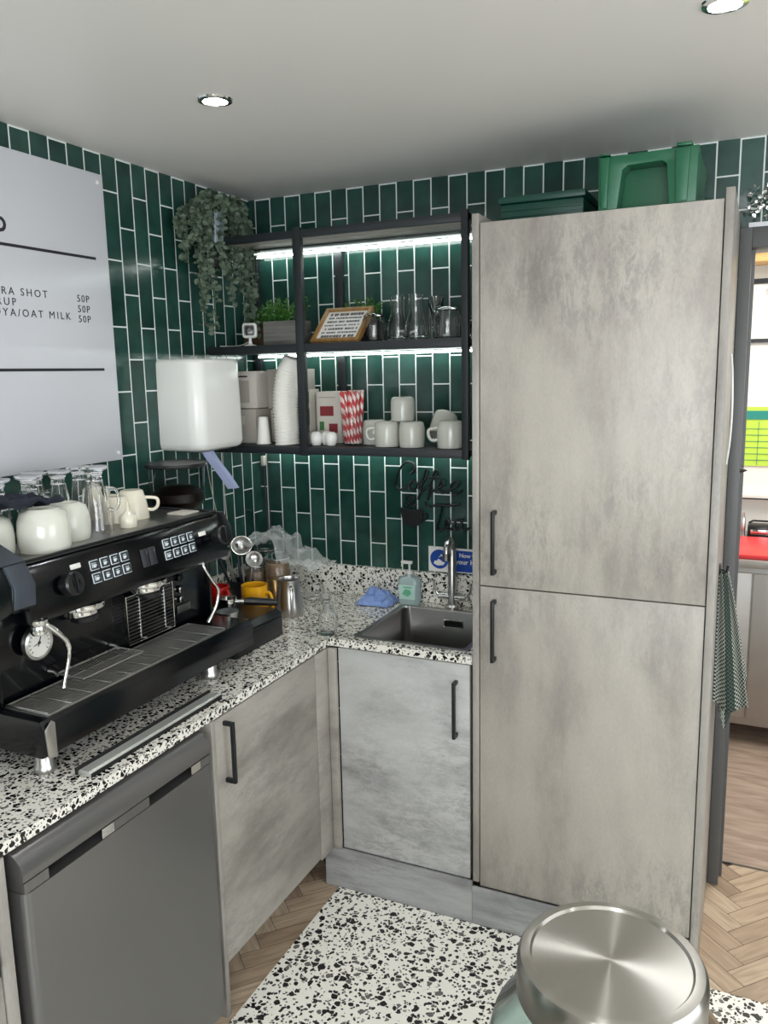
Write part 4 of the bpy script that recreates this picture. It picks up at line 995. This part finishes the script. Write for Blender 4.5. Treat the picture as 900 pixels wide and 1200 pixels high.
# navy cloth draped on the bowls
def crumple(name, mat, nx, ny, fn, label, cat, th=.004):
    bm = NB(); G = [[bm.verts.new(fn(i/(nx-1), j/(ny-1))) for j in range(ny)] for i in range(nx)]
    for i in range(nx-1):
        for j in range(ny-1): bm.faces.new((G[i][j], G[i+1][j], G[i+1][j+1], G[i][j+1]))
    H = [[bm.verts.new(v.co - Vector((0, 0, th))) for v in r] for r in G]
    for i in range(nx-1):
        for j in range(ny-1): bm.faces.new((H[i][j], H[i][j+1], H[i+1][j+1], H[i+1][j]))
    ring = [(i, 0) for i in range(nx)] + [(nx-1, j) for j in range(1, ny)] + [(i, ny-1) for i in range(nx-2, -1, -1)] + [(0, j) for j in range(ny-2, 0, -1)]
    for a, b in zip(ring, ring[1:]+ring[:1]): bm.faces.new((G[a[0]][a[1]], H[a[0]][a[1]], H[b[0]][b[1]], G[b[0]][b[1]]))
    return tag(mk(name, bm, mat, None, 80), label, cat)
def navy(u, v):
    y = -1.62+.28*u; x = .19+.14*v - .02*u
    z = ZD+.112+.022*noise.noise(Vector((u*5, v*4, 1)))+.012*noise.noise(Vector((u*11, v*9, 4))) + .02*(1-u)
    return (x, y, z)
crumple('bar_cloth', m_navy, 34, 20, navy, 'dark navy cloth draped over the ivory bowls', 'cloth', .006)

# ================================================================ THINGS ON THE WORKTOP
sb_ = thing('metal_strip', (.54, -1.33, .91), 'long metal strip lying on the worktop in front of the machine', 'metal strip')
bm = NB(); prism(bm, [(.524, .911), (.560, .911), (.560, .920), (.555, .924), (.529, .924), (.524, .920)], 'y', -1.572, -1.090, .0008); mk('profile', bm, pmat('aluminium', (.62, .62, .58, 1), .35, .6), sb_, 30)
bm = NB(); box(bm, .517, .5235, -1.575, -1.088, .911, .927, .001); box(bm, .5605, .564, -1.57, -1.092, .911, .919); mk('rubber_edge', bm, m_rubber, sb_)
# portafilter on knock box
pf = thing('portafilter', (.285, -.66, 1.0), 'chrome portafilter resting on the black drawer box', 'portafilter')
pM = Matrix.Translation((.285, -.665, 1.004)) @ Matrix.Rotation(math.radians(38), 4, 'Z')
bm = NB(); lathe(bm, [(0, .01), (.026, .012), (.030, .022), (.030, .042), (.034, .044), (.034, .050), (.029, .050), (.027, .03), (0, .028)], 28, pM); mk('basket', bm, m_chrome, pf)
bm = NB(); tube(bm, [pM @ Vector(q) for q in ((.028, 0, .035), (.055, 0, .033))], .008, 10); tube(bm, [pM @ Vector(q) for q in ((0, -.004, .012), (-.008, -.016, .002), (-.006, -.026, -.001))], .006, 8); tube(bm, [pM @ Vector(q) for q in ((0, .004, .012), (.008, .016, .002), (.006, .026, -.001))], .006, 8); mk('spout', bm, m_chrome, pf)
bm = NB(); tube(bm, [pM @ Vector(q) for q in ((.055, 0, .033), (.075, 0, .032), (.135, 0, .024), (.165, 0, .020))], [.010, .014, .013, .011], 14); mk('handle', bm, m_plast, pf)
# second filter lying deeper
pf2 = thing('portafilter', (.2, -.80, 1.0), 'portafilter in the shade beside the right steam wand', 'portafilter')
bm = NB(); lathe(bm, [(0, 1.013), (.028, 1.015), (.031, 1.03), (.035, 1.05), (.030, 1.05), (0, 1.03)], 26, Matrix.Translation((.37, -.78, 0))); mk('basket', bm, m_steel, pf2)
bm = NB(); tube(bm, [(.35, -.79, 1.03), (.30, -.81, 1.03), (.23, -.835, 1.022)], [.009, .013, .012], 12); mk('handle', bm, m_plast, pf2)
bm = NB(); tube(bm, [(.37, -.78, 1.014), (.378, -.768, 1.004), (.384, -.758, 1.003)], .006, 8); mk('spout', bm, m_chrome, pf2)
ym = thing('yellow_mug', (.30, -.50, .91), 'yellow mug behind the black drawer box', 'mug')
def upmug(t, c, r, h, mat, hd, inner=None):
    bm = NB(); lathe(bm, [(0, 0), (r*.86, 0), (r*.97, .008), (r, .03), (r, h), (r-.004, h), (r-.004, .02), (r*.8, .008), (0, .007)], 32, Matrix.Translation(c)); mk('body', bm, mat, t)
    H = Matrix.Translation(c) @ Matrix.Rotation(hd, 4, 'Z')
    bm = NB(); tube(bm, [H @ Vector(q) for q in ((r-.002, 0, h*.82), (r+.018, 0, h*.82), (r+.027, 0, h*.58), (r+.020, 0, h*.28), (r-.002, 0, h*.2))], .006, 10, smooth=4); mk('handle', bm, mat, t)
    return t
upmug(ym, (.284, -.500, .9105), .046, .148, m_yellow, math.radians(0))
rm = thing('red_mug', (.2, -.55, 1.0), 'red mug beside the yellow one', 'mug')
upmug(rm, (.205, -.600, 1.001), .036, .070, m_red, math.radians(-20))
rf = thing('red_funnel', (.17, -.58, 1.0), 'red cone-shaped funnel standing tip up behind the red mug', 'funnel')
bm = NB(); lathe(bm, [(.044, 1.0015), (.040, 1.02), (.012, 1.13), (.008, 1.18), (.006, 1.18), (.010, 1.13), (.038, 1.02), (.042, 1.0015), (.044, 1.0015)], 28, Matrix.Translation((.135, -.585, 0))); mk('cone', bm, m_red, rf)
bm = NB(); tube(bm, [(.170, -.580, 1.03), (.180, -.575, 1.06), (.152, -.58, 1.075)], .003, 6, smooth=3); mk('loop', bm, m_red, rf)
# utensil pot with measuring spoons
up_ = thing('utensil_pot', (.12, -.33, .91), 'dark pot holding steel spoons and scoops by the tiles', 'utensil pot')
bm = NB(); lathe(bm, [(0, .911), (.040, .911), (.045, 1.02), (.042, 1.02), (.037, .916), (0, .916)], 26, Matrix.Translation((.115, -.33, 0))); mk('pot', bm, m_satin, up_)
def scoop(base, top, r, face, label, mat=m_chrome):
    base, top = Vector(base), Vector(top); t = thing('measuring_scoop', base, label, 'scoop', 'steel scoops in the dark pot'); mat = m_steel
    bm = NB(); tube(bm, [base, base.lerp(top, .5)+Vector((.004, 0, 0)), top], .0035, 8); mk('handle', bm, mat, t)
    d = (top-base).normalized(); c = top+d*r; Mx = Matrix.Translation(c) @ Vector(face).to_track_quat('Z', 'Y').to_matrix().to_4x4()
    bm = NB(); lathe(bm, [(0, -r*.55), (r*.6, -r*.45), (r*.9, -.1*r), (r, .1*r), (r*.92, .1*r), (r*.8, -.1*r), (r*.5, -r*.35), (0, -r*.42)], 24, Mx); mk('bowl', bm, mat, t)
scoop((.12, -.335, .93), (.105, -.31, 1.105), .040, (.5, -.65, .6), 'largest round steel scoop, highest in the pot')
scoop((.125, -.33, .93), (.150, -.31, 1.065), .032, (.6, -.6, .5), 'steel scoop tilted to the right below the largest')
scoop((.10, -.34, .93), (.07, -.36, 1.10), .020, (.4, -.8, .2), 'small steel scoop leaning left in the pot')
for bx, tx, lb, mt in (((.105, -.345, .93), (.055, -.40, 1.13), 'black spatula handle leaning toward the machine', m_plast), ((.11, -.32, .93), (.075, -.30, 1.15), 'black utensil handle standing at the back of the pot', m_plast), ((.125, -.345, .93), (.10, -.39, 1.11), 'steel thermometer stem at the front of the pot', m_steel)):
    bm = NB(); tube(bm, [bx, tx], [.004, .007] if mt is m_plast else .0025, 8); tag(mk('utensil', bm, mt, None, 50), lb, 'utensil', 'utensils in the dark pot')
# kilner jars
def kilner(loc, r, h, label, content=m_brown, fill=1.15):
    t = thing('glass_jar', loc, label, 'jar', 'glass jars in the corner')
    bm = NB(); lathe(bm, [(0, 0), (r*.92, 0), (r, .006), (r, h*.74), (r*.8, h*.84), (r*.8, h*.9), (r*.8-.003, h*.9), (r*.8-.003, h*.84), (r-.003, h*.73), (r-.003, .008), (0, .006)], 30); mk('body', bm, m_glass_thin, t, 60, False)
    bm = NB(); lathe(bm, [(0, .007), (r-.005, .009), (r-.005, h*.72*fill), (0, h*.74*fill)], 26); mk('content', bm, content, t, 60, False)
    bm = NB(); lathe(bm, [(0, h*.91), (r*.86, h*.91), (r*.88, h*.95), (r*.8, h*.985), (0, h)], 30); mk('lid', bm, m_glass_thin, t, 60, False)
    bm = NB(); tube(bm, [(r*.84*math.cos(a), r*.84*math.sin(a), h*.895) for a in [2*PI*i/24 for i in range(24)]], .0018, 6, True); tube(bm, [(r*.84, 0, h*.895), (r*1.04, 0, h*.8), (r*1.0, 0, h*.7)], .002, 6); mk('wire_clip', bm, m_steel, t, 60, False)
kilner((.135, -.265, .9105), .046, .17, 'short clip-top glass jar behind the yellow mug', m_brown, 1.1)
kilner((.222, -.245, .9105), .052, .205, 'tall clip-top glass jar under the clear plastic film')
kilner((.090, -.125, .9105), .05, .205, 'clip-top glass jar in the back corner', m_brown, .9)
def filmfn(u, v):
    x = .09+.31*u; y = -.30+.20*v
    z = 1.136+.035*noise.noise(Vector((u*4, v*3, 9)))+.018*noise.noise(Vector((u*13, v*11, 2)))+(.03 if u < .5 else -.02-.10*(u-.5))
    return (x, y, z)
crumple('plastic_film', m_film, 44, 30, filmfn, 'crumpled clear plastic film over the glass jars', 'plastic film', .0012)
# steel pitcher
mp_ = thing('milk_pitcher', (.325, -.345, .91), 'steel milk pitcher standing in front of the jars', 'pitcher')
bm = NB(); lathe(bm, [(0, .9105), (.046, .9105), (.050, .916), (.048, .95), (.041, 1.0), (.039, 1.03), (.042, 1.046), (.040, 1.046), (.037, 1.03), (.039, 1.0), (.046, .95), (.046, .92), (0, .918)], 32, Matrix.Translation((.330, -.345, 0))); mk('body', bm, m_steel, mp_)
bm = NB(); tube(bm, [(.358, -.380, 1.03), (.374, -.402, 1.025), (.378, -.408, .98), (.372, -.398, .935), (.362, -.385, .93)], [.005, .006, .006, .006, .005], 8, smooth=4); mk('handle', bm, m_steel, mp_)
bm = NB(); lathe(bm, [(0, .9105), (.030, .9105), (.032, .92), (.032, 1.03), (.028, 1.036), (0, 1.036)], 26, Matrix.Translation((.258, -.325, 0))); tag(mk('brass_canister', bm, pmat('brown_brass', (.33, .22, .10, 1), .25, .8), None, 50), 'brown brass canister between yellow mug and steel pitcher', 'canister')
bm = NB(); lathe(bm, [(0, 0), (.026, 0), (.03, .02), (.03, .045), (.026, .06), (0, .062)], 22)
tag(mk('glass_pot', bm, m_glass_thin, None, 60, loc=(.315, -.12, .9105)), 'small round glass pot right of the jars by the upstand', 'glass')
# clear bottle in front
cb_ = thing('oil_bottle', (.566, -.490, .9105), 'small clear glass bottle at the worktop corner', 'bottle')
bm = NB(); lathe(bm, [(0, 0), (.029, 0), (.031, .006), (.031, .060), (.026, .075), (.013, .085), (.011, .112), (.013, .116), (.010, .116), (.009, .085), (.024, .072), (.028, .06), (.028, .01), (0, .006)], 28); mk('body', bm, m_glass_thin, cb_, 60, False)
bm = NB(); lathe(bm, [(0, .108), (.0085, .108), (.0085, .118), (.013, .120), (.015, .130), (.010, .140), (0, .142)], 20); mk('stopper', bm, m_glass_thin, cb_, 60, False)
# soap bottle
so = thing('soap_bottle', (.688, -.062, .91), 'clear hand soap bottle with teal label and pump', 'soap bottle')
bm = NB(); loft(bm, [(rrect(.649, .727, -.082, -.040, .018), .911), (rrect(.644, .732, -.086, -.036, .02), .93), (rrect(.647, .729, -.084, -.038, .02), .965), (rrect(.643, .733, -.086, -.036, .02), 1.0), (rrect(.650, .726, -.082, -.040, .019), 1.012), (rrect(.676, .700, -.073, -.049, .0115), 1.020), (rrect(.677, .699, -.072, -.050, .010), 1.028)]); mk('bottle', bm, m_teal, so, 50)
bm = NB(); prism(bm, [(.656, .935), (.720, .935), (.722, .99), (.654, .99)], 'y', -.0885, -.0868); lb_ = mk('label_sticker', bm, pmat('soap_label', srgb(196, 228, 216), .4, 0, .1, 30), so, 0)
bm = NB(); prism(bm, [(.668, .955), (.690, .945), (.706, .958), (.700, .972), (.680, .975)], 'y', -.0893, -.0886); box(bm, .672, .708, -.0893, -.0886, .979, .984); mk('label_print', bm, pmat('label_green', srgb(110, 190, 150), .4), so, 0)
bm = NB(); cyl(bm, (.688, -.061, 1.0285), .0115, .014); cyl(bm, (.688, -.061, 1.0425), .004, .024, 12); box(bm, .655, .700, -.068, -.054, 1.066, 1.078, .003); tube(bm, [(.66, -.061, 1.070), (.657, -.061, 1.055)], .004, 8); mk('pump', bm, m_white, so)
def bluefn(u, v):
    x = .50+.135*u; y = -.150+.115*v; e = math.sin(PI*u)*math.sin(PI*v)
    z = .9165+max(e, 0)**.6*.055*(.75+.45*noise.noise(Vector((u*5, v*5, 3))) + .4*noise.noise(Vector((u*11, v*10, 7))))
    return (x+.015*noise.noise(Vector((u*6, v*6, 5))), y+.01*noise.noise(Vector((u*6, v*6, 8))), max(z, .9150))
crumple('cleaning_cloth', m_bluecloth, 40, 34, bluefn, 'crumpled pale blue cleaning cloth beside the soap bottle', 'cloth', .003)
# wires and plug in the corner
pl_ = thing('power_cable', (.03, -.02, 1.2), 'thin cable running down the tiled corner from a small plug', 'cable')
bm = NB(); box(bm, .018, .036, -.022, -.002, 1.415, 1.455, .004); mk('plug', bm, m_card2, pl_)
bm = NB(); tube(bm, [(.027, -.009, 1.415), (.024, -.007, 1.30), (.027, -.007, 1.15), (.0265, -.0255, 1.05), (.027, -.026, .93)], .003, 6, smooth=4); tube(bm, [(.040, -.006, 1.50), (.041, -.005, 1.32), (.043, -.006, 1.1), (.043, -.024, 1.03)], .0022, 6, smooth=3); mk('cord', bm, m_satin, pl_)
for k_, (lb, P_) in enumerate((('thin white wire hanging from below the towel dispenser', [(.03, -.40, 1.53), (.02, -.37, 1.40), (.018, -.33, 1.25), (.022, -.30, 1.08), (.03, -.28, 1.04), (.03, -.27, .915)]), ('second thin white wire nearer the corner', [(.02, -.28, 1.52), (.012, -.27, 1.35), (.016, -.265, 1.2), (.022, -.26, 1.06), (.028, -.25, .915)]))):
    bm = NB(); tube(bm, P_, .0016, 6, smooth=4); tag(mk('wire', bm, m_card2, None, 60), lb, 'wire')

# ================================================================ DOORWAY SIDE
tw = thing('tea_towel', (1.79, -.33, 1.19), 'black and white checked tea towel hanging by the doorway', 'tea towel')
def towel_layer(xr_fn, zt, zb_fn, y0, ph, nu=22, nv=50):
    bm = NB(); uvl = bm.loops.layers.uv.new('UVMap'); G = []
    for i in range(nu):
        r_ = []
        for j in range(nv):
            u, v = i/(nu-1), j/(nv-1)
            xl = 1.7765; xr_ = xr_fn(v); zb = zb_fn(u)
            fold = math.sin(u*PI*3+ph)*.012*(.3+v)+.008*noise.noise(Vector((u*3, v*4, ph)))
            r_.append((bm.verts.new((xl+(xr_-xl)*u, y0+fold, zt+(zb-zt)*v)), u, v))
        G.append(r_)
    for i in range(nu-1):
        for j in range(nv-1):
            q = (G[i][j], G[i+1][j], G[i+1][j+1], G[i][j+1]); f = bm.faces.new([a[0] for a in q])
            for l, a in zip(f.loops, q): l[uvl].uv = (a[1], a[2])
    return bm
for nm, fn, zt, zb, y0, ph in (('front_fold', lambda v: 1.803+.070*v**.8, 1.19, lambda u: .80-.02*math.sin(u*PI), -.345, 0.4), ('back_fold', lambda v: 1.804+.062*v, 1.19, lambda u: .705+.30*abs(u-.40), -.315, 1.8)):
    bm = towel_layer(fn, zt, zb, y0, ph); o = mk(nm, bm, m_towel, tw, 80)
    sm = o.modifiers.new('thick', 'SOLIDIFY'); sm.thickness = .003
bm = NB(); box(bm, 1.7765, 1.782, -.342, -.318, 1.185, 1.215, .002); tube(bm, [(1.781, -.33, 1.20), (1.796, -.33, 1.194), (1.800, -.33, 1.212)], .004, 8)
ob = NB(); tube(ob, [(1.788, -.343, 1.188), (1.789, -.330, 1.2005), (1.788, -.316, 1.188)], .0022, 6, smooth=3); mk('hanging_loop', ob, m_towel, tw, 60)
tag(mk('coat_hook', bm, m_plast), 'small black hook holding the tea towel', 'hook')
bm = NB(); lathe(bm, [(0, 0), (.008, 0), (.006, .01), (0, .022)], 12, Matrix.Translation((1.812, -.005, 1.45)) @ Matrix.Rotation(PI/2, 4, 'Y')); tag(mk('door_catch', bm, m_plast), 'small black pointed catch on the door frame', 'door catch')
bm = NB(); tube(bm, [(1.7785, -.30, 1.81), (1.784, -.31, 1.76), (1.788, -.31, 1.66), (1.786, -.30, 1.57), (1.7795, -.29, 1.50)], .003, 8, smooth=5)
tag(mk('edge_strip', bm, m_white, None, 60), 'curved white plastic strip on the side of the tall cabinet', 'strip')
# beyond the doorway
ss = thing('steel_counter', (2.4, 1.5, 0), 'stainless steel counter in the room beyond the doorway', 'counter')
bm = NB(); box(bm, 1.62, 3.3, 1.18, 1.86, .10, .868, .003); mk('cabinet', bm, m_counter_steel, ss)
bm = NB(); box(bm, 1.60, 3.32, 1.15, 1.88, .8685, .905, .003); mk('counter_top', bm, m_counter_steel, ss)
for x in (1.70, 3.2):
    bm = NB(); cyl(bm, (x, 1.25, .005), .02, .095); mk('foot', bm, m_dsteel, ss)
bm = NB(); box(bm, 1.65, 1.868, 1.17, 1.179, .14, .84, .002); box(bm, 1.875, 2.5, 1.17, 1.179, .14, .84, .002); mk('door_panel', bm, m_counter_steel, ss)
bm = NB(); box(bm, 1.70, 2.35, 1.17, 1.62, .906, .926, .004); tag(mk('chopping_board', bm, m_redboard), 'red chopping board on the steel counter beyond the doorway', 'chopping board')
bx = thing('ingredient_tin', (1.87, 1.70, .905), 'black gadget behind the red chopping board', 'gadget')
bm = NB(); box(bm, 1.835, 1.95, 1.66, 1.76, .906, .975, .01); mk('body', bm, m_plast, bx)
bm = NB(); box(bm, 1.85, 1.935, 1.655, 1.6595, .93, .955, .002); mk('dial_panel', bm, m_chrome, bx)
bm = NB(); tube(bm, [(1.84, 1.71, .98), (1.86, 1.71, .992), (1.93, 1.71, .992), (1.95, 1.71, .98)], .005, 8); mk('grip', bm, m_plast, bx)
bm = NB(); box(bm, 1.80, 1.825, 1.70, 1.74, .906, 1.01, .006); cyl(bm, (1.8125, 1.72, 1.01), .008, .02, 14); tag(mk('seasoning_bottle', bm, m_steel), 'small grey bottle left of the black gadget beyond the doorway', 'bottle')
ws = thing('wall_chart', (2.0, 1.89, 1.2), 'lime green and teal chart on the wall beyond the doorway', 'chart')
bm = NB(); box(bm, 1.76, 2.3, 1.892, 1.897, 1.255, 1.565); mk('chart_paper', bm, m_lime, ws, 0)
bm = NB(); box(bm, 1.76, 2.3, 1.888, 1.8915, 1.50, 1.545); mk('header_band', bm, m_tealprint, ws, 0)
bm = NB()
for i in range(6): box(bm, 1.76, 2.3, 1.889, 1.8915, 1.285+i*.033, 1.287+i*.033)
box(bm, 1.86, 1.862, 1.889, 1.8915, 1.26, 1.49)
mk('grid_line', bm, m_tealprint, ws, 0)
ps = thing('framed_poster', (2.0, 1.89, 1.9), 'white poster with black top and bottom bars beyond the doorway', 'poster')
bm = NB(); box(bm, 1.70, 2.3, 1.892, 1.898, 1.915, 2.19); mk('poster_sheet', bm, m_paper, ps, 0)
bm = NB(); box(bm, 1.68, 2.32, 1.88, 1.898, 1.895, 1.9145); box(bm, 1.68, 2.32, 1.88, 1.898, 2.1905, 2.215); mk('holder_bar', bm, m_plast, ps, 0)
bm = NB()
for i in range(5): box(bm, 1.86, 2.1, 1.8895, 1.8915, 1.96+i*.03, 1.963+i*.03)
tube(bm, [(1.868, 1.890, 2.145), (1.86, 1.890, 2.155), (1.868, 1.89, 2.162), (1.876, 1.89, 2.152), (1.867, 1.89, 2.137), (1.858, 1.89, 2.142)], .002, 5, smooth=3); mk('print_line', bm, m_card, ps, 0)
wl = thing('wall_rail', (2.1, 1.85, 1.05), 'white wall ledge above the steel counter beyond the doorway', 'ledge')
bm = NB(); box(bm, 1.5, 3.3, 1.84, 1.898, 1.085, 1.11, .002); mk('ledge', bm, m_white, wl)
bm = NB(); box(bm, 1.5, 3.3, 1.835, 1.8395, 1.083, 1.09); mk('dark_edge', bm, m_plast, wl, 0)
tw_ = thing('high_shelf', (2.1, 1.8, 2.3), 'pine shelf near the ceiling beyond the doorway', 'shelf')
bm = NB(); box(bm, 1.5, 3.3, 1.70, 1.898, 2.28, 2.31, .002); mk('board', bm, m_wood_light, tw_)
bm = NB(); box(bm, 1.5, 3.3, 1.88, 1.898, 2.31, 2.42); mk('back_board', bm, m_wood_light, tw_, 0)
# shiny tinsel decoration over the doorway
bm = NB(); rd = random.Random(3)
for i in range(90):
    c = Vector((rd.uniform(1.79, 1.93), rd.uniform(-.05, -.012), rd.uniform(2.215, 2.31))); leaf(bm, c, Vector((rd.uniform(-1, 1), rd.uniform(-.4, .4), rd.uniform(-1, 1))), rd.uniform(.008, .018), .9)
tube(bm, [(1.79, -.014, 2.25), (1.86, -.02, 2.27), (1.95, -.014, 2.29)], .001, 4)
tag(mk('silver_garland', bm, m_chrome, None, 0), 'small shiny silver garland on the tiles above the doorway', 'garland')

# ================================================================ FOREGROUND JAR AND ITS COUNTER
bm = NB(); box(bm, 1.69, 2.3, -2.75, -2.245, 1.125, 1.165, .003); box(bm, 1.73, 2.26, -2.70, -2.30, .006, 1.1245)
tag(mk('serving_counter', bm, m_wt, None, 0), 'high serving counter under the steel-lidded glass jar', 'counter')
jx, jy = 1.788, -2.323
jr = thing('storage_jar', (jx, jy, 1.166), 'large pale green glass jar with steel lid in the foreground', 'jar')
zl = 1.4-1.166
bm = NB(); lathe(bm, [(0, 0), (.074, 0), (.081, .006), (.083, .03), (.083, .15), (.076, .180), (.058, zl-.032), (.056, zl-.012), (.053, zl-.012), (.055, zl-.034), (.073, .179), (.080, .148), (.080, .03), (.072, .006), (0, .005)], 48); mk('glass_body', bm, m_greenglass, jr, 60, False)
bm = NB(); lathe(bm, [(0, zl), (.050, zl), (.0515, zl+.0018), (.054, zl+.0018), (.0575, zl+.001), (.0595, zl-.002), (.060, zl-.006), (.060, zl-.024), (.0585, zl-.026), (.0585, zl-.006), (0, zl-.004)], 64); mk('lid', bm, m_lid, jr, 40, False)
